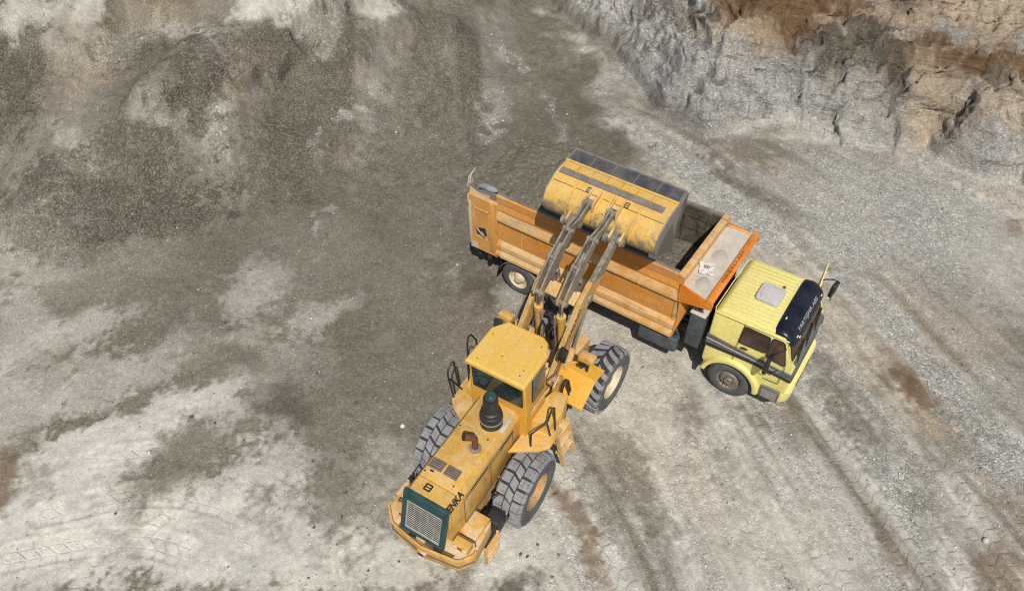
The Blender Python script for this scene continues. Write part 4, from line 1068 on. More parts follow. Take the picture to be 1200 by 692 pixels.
BY0, BY1 = -1.20, 1.38      # outer faces of the tipper body
def side_section(sgn):
    """(y, z) outline of one side wall, a hollow pressed section"""
    base = BY0 if sgn > 0 else BY1
    pts = [(0.14, 1.06), (0.02, 1.08), (-0.09, 1.16), (-0.09, 1.22), (-0.035, 1.34), (-0.05, 1.42), (-0.045, 1.52), (0.03, 1.66), (0.03, 2.34), (-0.055, 2.40), (-0.055, 2.44), (0.0, 2.66), (-0.02, 2.70), (-0.02, 2.74), (0.015, 2.90), (0.0, 2.93), (0.0, 3.12), (0.03, 3.16), (0.08, 3.16), (0.09, 3.12), (0.09, 1.2)]
    return [(base + y * sgn, z) for y, z in pts]

def body(T):
    b = MB()
    b.box((-4.7, (BY0 + BY1) / 2, 1.13), (6.1, BY1 - BY0 - 0.18, 0.10))
    for k in range(9): b.box((-7.2 + 0.62 * k, (BY0 + BY1) / 2, 1.02), (0.09, BY1 - BY0 - 0.1, 0.12))
    B = b.build('tipper_body', 'body_inside', T)
    for sgn in (1, -1):
        s = MB(); fs = s.prism(side_section(sgn), -6.88, -1.62, 'x'); so = s.build('side_wall', 'orange', T, smooth=0, bevel=0.006)
        yb = BY0 if sgn > 0 else BY1
        # sill shelf: paler, dustier pressed strip along the foot
        sl = MB(); sec = [(-0.094, 1.14), (-0.094, 1.225), (-0.04, 1.345), (-0.055, 1.42), (-0.05, 1.53), (0.025, 1.665), (0.02, 1.6), (-0.03, 1.5), (-0.03, 1.3), (-0.08, 1.2)]
        sl.prism([(yb + y * sgn, z) for y, z in sec], -6.72, -1.625, 'x'); sl.build('sill', 'orange_dusty', so, smooth=0)
        rr = MB(); sec = [(-0.06, 2.375), (-0.06, 2.445), (-0.004, 2.665), (0.02, 2.66), (-0.03, 2.44)]
        rr.prism([(yb + y * sgn, z) for y, z in sec], -6.85, -1.63, 'x'); rr.build('side_rail', 'orange_dusty', so, smooth=0)
        cp = MB(); cp.prism([(yb + y * sgn, z) for y, z in [(0.03, 3.15), (0.035, 3.185), (0.085, 3.185), (0.10, 3.15), (0.10, 3.12), (0.07, 3.15)]], -6.86, -1.63, 'x'); cp.build('top_rail', 'steel_grey', so, smooth=0)
        inn = MB(); inn.box((-4.25, yb + 0.105 * sgn, 2.15), (5.2, 0.02, 1.9))
        for k in range(8): inn.box((-6.4 + 0.62 * k, yb + 0.125 * sgn, 2.2), (0.07, 0.035, 1.75))
        for z in (2.45, 2.82): inn.box((-4.25, yb + 0.122 * sgn, z), (5.2, 0.025, 0.05))
        inn.build('inner_plate', 'body_inside', so)
        wl = MB()
        for x in (-6.1, -4.95, -3.8, -2.7): wl.box((x, yb - (-0.03 - 0.002) * sgn - 0.006 * sgn, 2.0), (0.012, 0.012, 0.64)); wl.box((x, yb + 0.0 * sgn, 2.30), (0.03, 0.03, 0.05), bev=0.006)
        wl.split('wall_seam', 'orange_dusty', so)
        # deep rear post with a sunk hook panel
        p = MB(); yc = yb + 0.02 * sgn
        p.prism([(yb - 0.05 * sgn, 1.04), (yb - 0.05 * sgn, 2.86), (yb + 0.02 * sgn, 2.92), (yb + 0.10 * sgn, 2.92), (yb + 0.10 * sgn, 1.04)], -7.74, -6.84, 'x')
        po = p.build('rear_post', 'orange', so, bevel=0.012)
        pf = MB(); y = yb - 0.055 * sgn
        for (x0, x1, z0, z1) in ((-7.62, -7.08, 2.46, 2.50), (-7.62, -7.58, 1.50, 2.5), (-7.12, -7.08, 1.50, 2.5), (-7.62, -7.08, 1.48, 1.52)):
            pf.box(((x0 + x1) / 2, y, (z0 + z1) / 2), (x1 - x0, 0.035, z1 - z0), bev=0.008)
        pf.box((-7.0, y, 2.0), (0.16, 0.02, 1.7), bev=0.006)
        pf.build('post_frame', 'orange', po)
        hk = MB(); hk.box((-7.36, y + 0.003 * sgn, 1.74), (0.34, 0.012, 0.24), rot=(0, R(-14), 0)); hk.build('latch_recess', 'black', po)
        ho = MB(); ho.tube([(-7.5, y - 0.02 * sgn, 1.83), (-7.38, y - 0.04 * sgn, 1.74), (-7.26, y - 0.04 * sgn, 1.66), (-7.25, y - 0.01 * sgn, 1.56)], 0.026, 8); ho.box((-7.32, y - 0.02 * sgn, 1.68), (0.12, 0.05, 0.09), bev=0.012, rot=(0, R(30), 0)); ho.build('latch', 'steel_bare', po)
        ru = MB(); ru.box((-7.60, y + 0.004 * sgn, 1.16), (0.22, 0.02, 0.20)); ru.box((-7.70, y + 0.002 * sgn, 1.9), (0.05, 0.03, 1.5), bev=0.01); ru.build('worn_edge', 'canopy', po)
    # torn upper end plate over the rear posts
    e = MB()
    for yb, s in ((BY0, 1), (BY1, -1)):
        e.plate([(-7.76, yb + 0.0 * s, 2.84), (-6.9, yb + 0.03 * s, 2.90), (-6.86, yb + 0.05 * s, 3.14), (-7.2, yb + 0.04 * s, 3.12), (-7.5, yb + 0.05 * s, 3.05), (-7.74, yb + 0.02 * s, 3.16)], 0.03)
    e.split('end_plate', 'steel_grey', B, bevel=0.005)
    e2 = MB(); e2.plate([(-7.72, BY0 - 0.03, 2.80), (-7.05, BY0 - 0.03, 2.84), (-7.1, BY0 + 0.0, 3.02), (-7.45, BY0 + 0.0, 2.99), (-7.70, BY0 + 0.0, 3.08)], 0.025); e2.build('bent_plate', 'orange_dusty', B)
    e3 = MB(); e3.tube([(-7.80, BY0 + 0.10, 2.7), (-7.80, BY0 + 0.12, 3.20), (-7.78, BY0 + 0.16, 3.34), (-7.72, BY0 + 0.28, 3.50)], [0.03, 0.035, 0.022, 0.008], 6); e3.plate([(-7.81, BY0 + 0.02, 3.0), (-7.81, BY0 + 0.30, 3.02), (-7.80, BY0 + 0.18, 3.30), (-7.80, BY0 + 0.08, 3.30)], 0.03); e3.build('bent_stake', 'canopy', B)
    # tailgate, nearly edge on
    t = MB(); t.box((-7.79, (BY0 + BY1) / 2, 1.93), (0.07, BY1 - BY0, 1.7), bev=0.012)
    for y in np.linspace(BY0 + 0.3, BY1 - 0.3, 4): t.box((-7.84, y, 1.93), (0.06, 0.09, 1.6), bev=0.01)
    to = t.build('tailgate', 'orange_dusty', T)
    # front wall, canopy shelf and its raised lip
    f = MB(); f.box((-1.68, (BY0 + BY1) / 2, 2.12), (0.10, BY1 - BY0 - 0.02, 2.0), bev=0.01)
    f.box((-1.68, (BY0 + BY1) / 2, 3.12), (0.17, BY1 - BY0 + 0.02, 0.14), bev=0.015); fo = f.build('front_wall', 'orange_dusty', T)
    fi = MB(); fi.box((-1.76, (BY0 + BY1) / 2, 2.1), (0.03, BY1 - BY0 - 0.24, 1.85))
    for y in np.linspace(BY0 + 0.4, BY1 - 0.4, 4): fi.box((-1.78, y, 2.1), (0.05, 0.08, 1.8))
    fi.build('inner_plate', 'body_inside', fo)
    cn = MB(); cn.poly([[(-1.63, BY0 - 0.02, 2.80), (-1.63, BY1 + 0.02, 2.80), (-1.63, BY1 + 0.02, 2.84), (-1.63, BY0 - 0.02, 2.84)], [(-0.98, BY0 - 0.14, 2.80), (-0.98, BY1 + 0.0, 2.80), (-0.98, BY1 + 0.0, 2.84), (-0.98, BY0 - 0.14, 2.84)]])
    co = cn.build('canopy', 'canopy', T)
    lp = MB(); lp.prism([(-1.00, 2.72), (-0.98, 2.90), (-0.84, 2.93), (-0.80, 2.86), (-0.84, 2.72)], BY0 - 0.17, BY1 + 0.03, 'y', bev=0.012)
    lo = lp.build('canopy_lip', 'orange_bright', T)
    lk = MB(); lk.cyl((-0.91, BY1 + 0.03, 2.84), (-0.91, BY1 + 0.13, 2.84), 0.045, n=12); lk.box((-0.90, BY1 + 0.06, 2.86), (0.14, 0.10, 0.10), bev=0.02); lk.build('canopy_peg', 'orange_bright', co)
    lettering('MA\u015eALLAH', 'lettering', 'letter_brown', lo, (-0.855, BY0 + 0.55, 2.929), (0, 1, 0), (-1, 0, 0), 0.075, 1.25)
    er = MB(); er.box((-1.3, BY1 + 0.01, 2.85), (0.64, 0.05, 0.08), bev=0.01); er.build('canopy_edge', 'orange_dusty', co)
    # flared corner gussets that close the side wall up to the canopy tip
    for yb, s in ((BY0, 1), (BY1, -1)):
        g = MB(); q = 0.14 if s > 0 else 0.03
        g.plate([(-1.66, yb - 0.035 * s, 2.94), (-1.66, yb - 0.06 * s, 2.42), (-0.80, yb - (q + 0.05) * s, 2.70), (-0.80, yb - (q + 0.03) * s, 2.84)], 0.03)
        go = g.build('gusset', 'orange_bright', T)
        g2 = MB(); g2.plate([(-1.60, yb - 0.06 * s, 2.40), (-1.61, yb + 0.03 * s, 1.66), (-1.62, yb - 0.08 * s, 1.14), (-1.45, yb + 0.30 * s, 2.05)], 0.03); g2.build('end_panel', 'orange', B)
        g3 = MB(); g3.tube([(-1.65, yb - 0.055 * s, 2.40), (-0.82, yb - (q + 0.05) * s, 2.69)], 0.02, 6); g3.build('gusset_rib', 'orange_bright', go)
    # slanted long weld and lifting eye on the lower sill
    return B
# ---------------------------------------------------------------- wheel loader (x forward, y left, origin under the articulation joint)
def loader_wheel(rimmat, pattern, parent, loc, rz, proto={}):
    key = (rimmat, pattern)
    if key in proto:
        c = copy_tree(proto[key], parent); c.location = loc; c.rotation_euler = (0, 0, rz); return c
    Rr, w = 0.85, 0.66
    h = MB()
    h.lathe([(0, 0.20), (0.11, 0.20), (0.13, 0.13), (0.20, 0.13), (0.22, 0.20), (0.30, 0.23), (0.34, 0.12), (0.385, 0.05), (0.41, 0.015), (0.43, 0.02), (0.435, 0.05), (0.42, 0.5), (0, 0.5)], n=48)
    for k in range(12):
        a = 2 * PI * k / 12; h.cyl((math.cos(a) * 0.26, 0.17, math.sin(a) * 0.26), (math.cos(a) * 0.26, 0.22, math.sin(a) * 0.26), 0.022, n=6)
    wo = h.build('wheel', rimmat, parent, smooth=40, loc=loc, rz=rz)
    hb = MB(); hb.lathe([(0, 0.11), (0.10, 0.11), (0.14, 0.16), (0.19, 0.17), (0.20, 0.24), (0, 0.24)], n=32)
    for k in range(8):
        a = 2 * PI * k / 8 + 0.2; hb.cyl((math.cos(a) * 0.16, 0.15, math.sin(a) * 0.16), (math.cos(a) * 0.16, 0.19, math.sin(a) * 0.16), 0.018, n=6)
    hb.build('hub', 'hub_grey', wo, smooth=40)
    t = MB()
    prof = [(0.425, 0.03), (0.46, 0.008), (0.55, -0.018), (0.66, -0.022), (0.735, -0.004), (0.785, 0.03), (0.800, 0.06), (0.803, w / 2), (0.800, w - 0.06), (0.785, w - 0.03), (0.735, w + 0.004), (0.66, w + 0.022), (0.55, w + 0.018), (0.425, w - 0.03)]
    t.lathe(prof, n=80, closed=True); ty = t.build('tyre', 'rubber', wo, smooth=50)
    # groove floor is darker than the dusty lug tops
    gf = MB(); gf.lathe([(0.795, 0.045), (0.8075, 0.07), (0.81, w / 2), (0.8075, w - 0.07), (0.795, w - 0.045), (0.78, w / 2)], n=80, closed=True); gf.build('tread_floor', 'rubber_groove', wo, smooth=50)
    l = MB(); rn = random.Random(4)
    def pt(a, y, r): return (math.cos(a) * r, y, math.sin(a) * r)
    N = 20; st = 2 * PI / N
    def lug(q, r0=0.795, r1=Rr, tp=0.93):
        ca = sum(p[0] for p in q) / len(q); cy = sum(p[1] for p in q) / len(q)
        r1 = r1 + rn.uniform(-0.003, 0.002)
        # split along the circumference so the top follows the tyre
        (a0, y0), (a1, y1), (a2, y2), (a3, y3) = q
        seg = 3
        for s_ in range(seg):
            u, v = s_ / seg, (s_ + 1) / seg
            qq = [(a0 + (a1 - a0) * u, y0 + (y1 - y0) * u), (a0 + (a1 - a0) * v, y0 + (y1 - y0) * v), (a3 + (a2 - a3) * v, y3 + (y2 - y3) * v), (a3 + (a2 - a3) * u, y3 + (y2 - y3) * u)]
            l.hexa([pt(a, y, r0) for a, y in qq], [pt(ca + (a - ca) * tp, cy + (y - cy) * tp, r1) for a, y in qq])
    g = 0.085      # half groove as a share of the pitch
    for k in range(N):
        a = k * st
        if pattern == 'block':
            b0, b1 = a + g * st, a + st - g * st
            lug([(b0, 0.235), (b1, 0.235), (b1, 0.05), (b0, 0.05)])                                     # outer block
            sk = 0.42 * st
            lug([(b0 + sk, 0.25), (b1 + sk, 0.25), (b1 + sk * 0.15, 0.41), (b0 + sk * 0.15, 0.41)])     # slanted centre block
            lug([(b0, 0.425), (b1, 0.425), (b1, 0.61), (b0, 0.61)])
            for y0, y1, r0 in ((0.045, -0.004, 0.745), (w - 0.045, w + 0.004, 0.745)):                    # shoulder flank of the outer blocks
                q = [(b0, y0), (b1, y0)]
                l.hexa([pt(b0, y0 + (0.03 if y0 < 0.3 else -0.03), 0.78), pt(b1, y0 + (0.03 if y0 < 0.3 else -0.03), 0.78), pt(b1, y1, r0), pt(b0, y1, r0)],
                       [pt(b0, y0, 0.838), pt(b1, y0, 0.838), pt(b1, y1 - (0.012 if y0 < 0.3 else -0.012), r0 + 0.01), pt(b0, y1 - (0.012 if y0 < 0.3 else -0.012), r0 + 0.01)])
        else:      # swept traction bars
            for side in (0, 1):
                off = 0.5 * st * side; wd = 0.50 * st
                ys = [0.30, 0.22, 0.13, 0.03]; sw = [0.62, 0.36, 0.14, 0.0]
                for i in range(3):
                    q = []
                    for (yy, ss, dd) in ((ys[i], sw[i], 0), (ys[i], sw[i], 1), (ys[i + 1], sw[i + 1], 1), (ys[i + 1], sw[i + 1], 0)):
                        y = yy if side == 0 else w - yy
                        q.append((a + off - ss * st + (dd - 0.5) * wd, y))
                    l.hexa([pt(a_, y_, 0.79) for a_, y_ in q], [pt(a_, y_, Rr if i < 2 else Rr - 0.004) for a_, y_ in q])
                y0 = 0.03 if side == 0 else w - 0.03; y1 = -0.012 if side == 0 else w + 0.012
                b0, b1 = a + off - 0.25 * st, a + off + 0.25 * st
                l.hexa([pt(b0, y0, 0.78), pt(b1, y0, 0.78), pt(b1, y1 * 0.5 + y0 * 0.5, 0.735), pt(b0, y1 * 0.5 + y0 * 0.5, 0.735)], [pt(b0, y0, 0.845), pt(b1, y0, 0.845), pt(b1, y1, 0.745), pt(b0, y1, 0.745)])
    l.build('lugs', 'lug', wo, smooth=0, bevel=0.006, seg=1)
    proto[key] = wo
    return wo

def build_loader(loc, rz, front_rz):
    L = thing('wheel_loader', 'big yellow wheel loader tipping its raised bucket into the lorry', 'wheel loader', loc, rz)
    OY = -0.05
    # ================= rear half
    fr = MB()
    for y in (-0.45, 0.35): fr.prism([(-3.3, 0.75), (-0.3, 0.62), (-0.2, 1.35), (-1.6, 1.45), (-3.3, 1.35)], y - 0.04, y + 0.04, 'y')
    fr.box((-1.77, OY, 0.85), (0.5, 1.3, 0.5), bev=0.1); fr.cyl((-1.77, -0.8, 0.85), (-1.77, 0.75, 0.85), 0.2)
    fr.box((-0.5, OY, 0.95), (0.9, 0.6, 0.7), bev=0.03); fr.box((-1.2, OY, 1.35), (1.7, 0.9, 0.5), bev=0.03)
    fr.build('rear_frame', 'dusty_yellow', L, bevel=0.01)
    # hood
    hx0, hx1 = -3.42, -1.22
    h = MB(); sec = [(0.42, 1.25), (0.43, 2.36), (0.36, 2.46), (-0.44, 2.46), (-0.55, 2.30), (-0.55, 1.25)]
    h.prism(sec, hx0 + 0.005, hx1, 'x', bev=0.015)
    ho = h.build('hood', 'yellow', L, smooth=30)
    h2 = MB(); h2.poly([[(hx0 - 0.005, y, z) for y, z in sec], [(-3.80, y * 0.99, z + (0.0 if z > 2 else 0.1)) for y, z in sec]]); h2.build('hood_rear_panel', 'yellow', ho, bevel=0.01)
    # raised lid on the hood with seam
    ld = MB(); ld.box((-2.70, OY + 0.02, 2.468), (1.34, 0.76, 0.02), bev=0.006); lo = ld.build('hood_lid', 'yellow', L)
    for yc in (0.19, -0.16):
        v = MB(); v.box((-3.07, yc, 2.480), (0.23, 0.30, 0.012)); vo = v.build('vent', 'vent_brown', lo)
        s = MB()
        for k in range(5): s.box((-3.165 + 0.048 * k, yc, 2.490), (0.016, 0.29, 0.014), rot=(0, R(25), 0))
        s.build('vent_slat', 'steel_bare', vo)
    bt = MB()
    for x in (-3.30, -2.1):
        for y in (-0.34, 0.32): bt.cyl((x, y, 2.47), (x, y, 2.489), 0.018, n=8)
    bt.box((-3.24, 0.2, 2.484), (0.03, 0.08, 0.02)); bt.split('lid_bolt', 'black', lo)
    # side louvre decal strip and panels on the hood's right flank
    for y, s in ((-0.551, -1), (0.431, 1)):
        d = MB(); d.box((-2.35, y, 2.17), (1.75, 0.012, 0.075)); d.build('flank_stripe', 'letter_faded', ho)
        d = MB(); d.box((-1.75, y + 0.004 * s, 2.17), (0.5, 0.012, 0.06)); d.box((-2.75, y + 0.004 * s, 2.17), (0.6, 0.012, 0.05)); d.split('flank_marking', 'letter_black', ho)
        d = MB()
        for x in (-3.30, -2.35, -1.5): d.box((x, y, 1.72), (0.012, 0.014, 0.78))
        d.box((-2.4, y, 1.30), (1.8, 0.03, 0.03)); d.box((-2.4, y, 2.08), (1.8, 0.016, 0.012)); d.split('flank_seam', 'vent_brown', ho)
        d = MB(); d.box((-3.16, y, 1.72), (0.22, 0.014, 0.60), bev=0.004); d.build('flank_panel', 'dusty_yellow', ho)
    lettering('ENKA', 'lettering', 'letter_black', ho, (-3.735, -0.5535, 2.315), (1, 0, 0), (0, 0.11, 0.16), 0.155, 0.46, bold=0.03)
    bd = MB()
    for (x, y, sx, sy) in ((-3.62, 0.06, 0.03, 0.14), (-3.50, 0.06, 0.03, 0.14), (-3.56, 0.125, 0.12, 0.03), (-3.56, -0.005, 0.12, 0.03), (-3.56, 0.06, 0.02, 0.11)): bd.box((x, y, 2.465), (sx, sy, 0.012))
    bd.build('badge', 'letter_black', ho)
    # radiator surround and grille
    g = MB()
    def rad(y, z, o=0): t = (2.46 - z) / (2.46 - 1.50); return (-3.80 - 0.27 * t - o, y, z)
    outer = [(0.44, 1.48), (0.44, 2.47), (-0.57, 2.47), (-0.57, 1.48)]
    inner = [(0.33, 1.56), (0.33, 2.26), (-0.46, 2.26), (-0.46, 1.56)]
    for i in range(4):
        j = (i + 1) % 4
        g.poly([[rad(*outer[i], -0.05), rad(*outer[i], 0.03), rad(*inner[i], 0.03), rad(*inner[i], -0.02)], [rad(*outer[j], -0.05), rad(*outer[j], 0.03), rad(*inner[j], 0.03), rad(*inner[j], -0.02)]])
    go = g.build('radiator_surround', 'green', L, bevel=0.008)
    gd = MB(); gd.poly([[rad(y, z, -0.10) for y, z in inner], [rad(y, z, -0.015) for y, z in inner]]); gp = gd.build('grille', 'grill_dark', L)
    gb = MB()
    for k in range(15):
        z = 1.585 + k * 0.0475; a = rad(0.32, z, 0.004); b = rad(-0.45, z, 0.004); gb.tube([a, b], 0.010, 5)
    for k in range(6):
        y = 0.32 - k * 0.155; gb.tube([rad(y, 1.57, 0.0), rad(y, 2.25, 0.0)], 0.006, 4)
    for (q0, q1) in (((0.325, 1.57), (0.325, 2.25)), ((-0.455, 1.57), (-0.455, 2.25)), ((0.325, 2.25), (-0.455, 2.25)), ((0.325, 1.57), (-0.455, 1.57))): gb.tube([rad(*q0, 0.012), rad(*q1, 0.012)], 0.02, 5)
    gb.build('grille_bar', 'grill_metal', gp)
    gl = MB(); gl.box((-4.08, -0.05, 1.42), (0.10, 0.20, 0.10), bev=0.015); gl.build('rear_latch', 'dusty_yellow', go)
    # counterweight
    c = MB(); out = rounded([(-2.95, 0.95), (-3.74, 1.04), (-4.02, 0.74), (-4.14, -0.05), (-4.02, -0.84), (-3.74, -1.04), (-2.95, -0.95)], 0.07, 2)
    c.prism(out, 0.74, 1.16, 'z', bev=0.03); co = c.build('counterweight', 'dusty_yellow', L, smooth=40)
    rim = MB(); path = [(x, y, 1.19) for x, y in out if x < -3.5]
    rim.tube(path, 0.030, 6); rim.build('counterweight_rim', 'yellow', co)
    low = MB(); low.prism([(x * 0.96, y * 0.8) for x, y in out], 0.46, 0.73, 'z', bev=0.03); low.box((-4.12, -0.05, 0.92), (0.12, 0.22, 0.16), bev=0.03); low.build('counterweight_base', 'dusty_yellow', co)
    sl = MB(); sl.prism([(-3.93, 0.62), (-4.02, 0.58), (-4.07, -0.05), (-4.02, -0.68), (-3.93, -0.72), (-3.99, -0.05)], 1.157, 1.166, 'z'); sl.build('rim_gutter', 'seam_brown', co)
    sl = MB(); sl.tube([(-3.76, 1.05, 0.95), (-4.035, 0.74, 0.95), (-4.155, -0.05, 0.95), (-4.035, -0.84, 0.95), (-3.76, -1.05, 0.95)], 0.012, 5); sl.build('casting_seam', 'seam_brown', co)
    hole = MB()
    for y in (0.22, -0.36): hole.box((-4.0, y, 1.165), (0.09, 0.20, 0.02))
    hole.box((-4.185, -0.05, 0.94), (0.02, 0.12, 0.07)); hole.split('slot', 'black', co)
    for s in (1, -1):
        bx = MB(); bx.box((-3.24, s * 0.66 + OY, 1.20), (0.56, 0.40, 0.10), bev=0.015); bx.build('ballast_lid', 'dusty_yellow', co)
        la = MB(); la.box((-3.72, s * 0.70 + OY, 1.27), (0.20, 0.36, 0.17), bev=0.015); lo_ = la.build('tail_lamp', 'yellow', L)
        for k, mt in enumerate(('white', 'red', 'white')):
            q = MB(); q.box((-3.825, s * 0.70 + OY - 0.11 + 0.11 * k, 1.275), (0.015, 0.09, 0.08), bev=0.004); q.build('lens', mt, lo_)
        gd = MB(); gd.tube([(-3.60, s * 0.46 + OY, 1.22), (-3.60, s * 0.46 + OY, 1.36), (-3.60, s * 0.92 + OY, 1.36), (-3.60, s * 0.92 + OY, 1.22)], 0.016, 6); gd.build('lamp_guard', 'vent_brown', co)
        # short ladder on the counterweight's flank
        sd = MB()
        for k in range(3): sd.box((-3.30, s * 1.12 + OY, 0.62 + 0.22 * k), (0.42, 0.10, 0.03), rot=(0, 0, 0), bev=0.006)
        for x in (-3.52, -3.08): sd.box((x, s * 1.10 + OY, 0.86), (0.04, 0.06, 0.62), bev=0.008)
        sd.build('ladder', 'dusty_yellow', co)
        bo = MB(); bo.box((-2.78, s * 0.86 + OY, 0.92), (0.36, 0.30, 0.36), bev=0.03); bo.build('battery_box', 'black', L)
        gh = MB(); gh.tube([(-2.92, s * 1.04 + OY, 0.8), (-2.92, s * 1.12 + OY, 1.12), (-2.66, s * 1.12 + OY, 1.16), (-2.6, s * 1.04 + OY, 0.8)], 0.016, 6); gh.tube([(-2.56, s * 0.72, 1.30), (-2.48, s * 0.80, 1.36), (-2.40, s * 0.72, 1.30), (-2.48, s * 0.66, 1.22), (-2.56, s * 0.72, 1.30)], 0.028, 6)
        gh.split('grab_hook', 'black', L, smooth=50)
    # exhaust stack with slanted rusty mouth
    e = MB(); e.tube([(-2.40, -0.24, 2.47), (-2.40, -0.24, 2.78), (-2.44, -0.21, 2.90), (-2.56, -0.10, 2.99)], [0.062, 0.062, 0.075, 0.085], 16); eo = e.build('exhaust_pipe', 'rust_pipe', L, smooth=50)
    e = MB(); e.lathe([(0.065, 0.0), (0.12, 0.0), (0.12, 0.03), (0.065, 0.05)], 'z', (-2.40, -0.24, 2.478), 20); e.build('exhaust_collar', 'steel_bare', eo)
    e = MB(); d = Vector((-0.12, 0.11, 0.09)).normalized(); p = Vector((-2.56, -0.10, 2.99)) + d * 0.002; e.tube([p - d * 0.01, p + d * 0.003], 0.074, 16); e.build('exhaust_mouth', 'grill_dark', eo)
    # air cleaner with pre-cleaner bowl
    a = MB(); a.lathe([(0, 2.44), (0.225, 2.44), (0.235, 2.46), (0.235, 2.60), (0.225, 2.615), (0.225, 2.64), (0.235, 2.65), (0.235, 2.74), (0.225, 2.78), (0.20, 2.80), (0.205, 2.84), (0.20, 2.88), (0.165, 2.90), (0.17, 2.96), (0.155, 3.00), (0.15, 3.08), (0.145, 3.26), (0, 3.27)], 'z', (-1.70, -0.17, 0), 32)
    ao = a.build('air_cleaner', 'black', L, smooth=40)
    a = MB(); a.lathe([(0.237, 2.615), (0.243, 2.617), (0.243, 2.637), (0.237, 2.64)], 'z', (-1.70, -0.17, 0), 32); a.build('clamp', 'steel_bare', ao)
    a = MB(); a.lathe([(0, 3.26), (0.10, 3.26), (0.115, 3.29), (0.11, 3.35), (0.085, 3.38), (0.045, 3.39), (0, 3.39)], 'z', (-1.70, -0.17, 0), 28); a.build('precleaner_bowl', 'glass_clear', ao, smooth=50)
    a = MB(); a.box((-1.62, -0.46, 2.468), (0.42, 0.10, 0.02), bev=0.004); a.build('dust_patch_plate', 'canopy', ho)
    # ================= cab
    cy0, cy1 = -0.70, 0.63
    c = MB()
    outline_low = [(-1.22, cy0), (-0.42, cy0), (-0.05, -0.48), (-0.05, 0.42), (-0.42, cy1), (-1.22, cy1)]
    outline_top = [(-1.27, cy0 + 0.02), (-0.44, cy0 + 0.02), (-0.08, -0.46), (-0.08, 0.40), (-0.44, cy1 - 0.02), (-1.27, cy1 - 0.02)]
    c.poly([[(x, y, 1.55) for x, y in outline_low], [(x, y, 2.62) for x, y in outline_low], [(x, y, 3.46) for x, y in outline_top]])
    cab = c.build('cab', 'fender_yellow', L, bevel=0.02)
    r = MB(); ro_ = [(-1.36, cy0 - 0.02), (-0.45, cy0 - 0.02), (-0.12, -0.56), (-0.02, -0.42), (-0.02, 0.44), (-0.34, cy1 + 0.04), (-1.34, cy1 + 0.03)]
    r.poly([[(x, y, 3.43) for x, y in ro_], [(x, y, 3.52) for x, y in ro_], [(-0.68 + (x + 0.68) * 0.955, (y + 0.03) * 0.95 - 0.03, 3.565) for x, y in ro_]])
    roof = r.build('cab_roof', 'roof_yellow', L, bevel=0.018, smooth=30)
    s = MB()
    for y in (-0.36, -0.03, 0.29): s.box((-0.68, y, 3.566), (1.22, 0.022, 0.010), bev=0.003)
    s.split('roof_seam', 'roof_yellow', roof)
    s = MB()
    for x, y in ((-1.15, -0.5), (-1.2, 0.45), (-0.3, -0.5), (-0.5, 0.52), (-0.9, 0.05), (-1.0, -0.5)): s.cyl((x, y, 3.56), (x, y, 3.575), 0.016, n=8)
    s.split('roof_bolt', 'vent_brown', roof)
    s = MB(); s.cyl((-1.2, 0.02, 3.566), (-1.2, 0.02, 3.58), 0.05, n=14); 
    s.build('roof_cap', 'roof_yellow', roof)
    # rear window
    w = MB(); wp = rounded([(-0.60, 2.70), (0.53, 2.70), (0.53, 3.38), (-0.60, 3.38)], 0.05)
    def rw(y, z, o): return (-1.22 - 0.05 * (z - 2.62) / 0.84 - o, y, z)
    w.poly([[rw(y, z, -0.02) for y, z in grow(wp, 0.025)], [rw(y, z, 0.012) for y, z in grow(wp, 0.025)]]); wo = w.build('rear_window', 'black', L)
    w = MB(); w.poly([[rw(y, z, -0.02) for y, z in wp], [rw(y, z, 0.017) for y, z in wp]]); w.build('pane', 'glass_green', wo)
    w = MB()
    for y in (-0.42, 0.46): w.box((-1.31, y, 3.38), (0.05, 0.10, 0.05), bev=0.01)
    w.split('hinge', 'black', wo)
    for y, s_ in ((cy0, -1), (cy1, 1)):
        w = MB(); q = rounded([(-0.98, 2.66), (-0.52, 2.66), (-0.52, 3.38), (-0.98, 3.38)], 0.05)
        def sw(x, z, o): return (x, y - s_ * 0.02 * max(0, (z - 2.62)) / 0.84 + s_ * o, z)
        w.poly([[sw(x, z, -0.02) for x, z in grow(q, 0.025)], [sw(x, z, 0.012) for x, z in grow(q, 0.025)]]); wo = w.build('side_window', 'black', L)
        w = MB(); w.poly([[sw(x, z, -0.02) for x, z in q], [sw(x, z, 0.017) for x, z in q]]); w.build('pane', 'glass_green', wo)
        w = MB(); w.tube([(-1.15, y + s_ * 0.05, 2.50), (-0.5, y + s_ * 0.05, 2.50)], 0.014, 6); w.tube([(-1.1, y + s_ * 0.02, 2.30), (-0.5, y + s_ * 0.02, 2.30)], 0.01, 6); w.split('door_rail', 'dusty_yellow', cab)
    w = MB(); q = rounded([(-0.44, 1.9), (0.38, 1.9), (0.36, 3.38), (-0.42, 3.38)], 0.06)
    w.poly([[(-0.07 - 0.03 * (z - 2.62) / 0.84 * (z > 2.62), y, z) for y, z in q], [(-0.035 - 0.03 * (z - 2.62) / 0.84 * (z > 2.62), y, z) for y, z in q]]); w.build('windscreen', 'glass_green', cab)
    mr = MB(); mr.box((0.10, -0.80, 3.10), (0.07, 0.20, 0.34), rot=(0, R(18), R(-15)), bev=0.03); mo = mr.build('mirror', 'black', L, smooth=40)
    mr = MB(); mr.tube([(-0.35, -0.68, 2.60), (-0.05, -0.74, 2.62), (0.06, -0.80, 2.95)], 0.014, 6); mr.build('mirror_arm', 'rust_pipe', mo)
    mr = MB(); mr.box((0.10, 0.78, 3.10), (0.07, 0.20, 0.34), rot=(0, R(18), R(15)), bev=0.03); mo = mr.build('mirror', 'black', L, smooth=40)
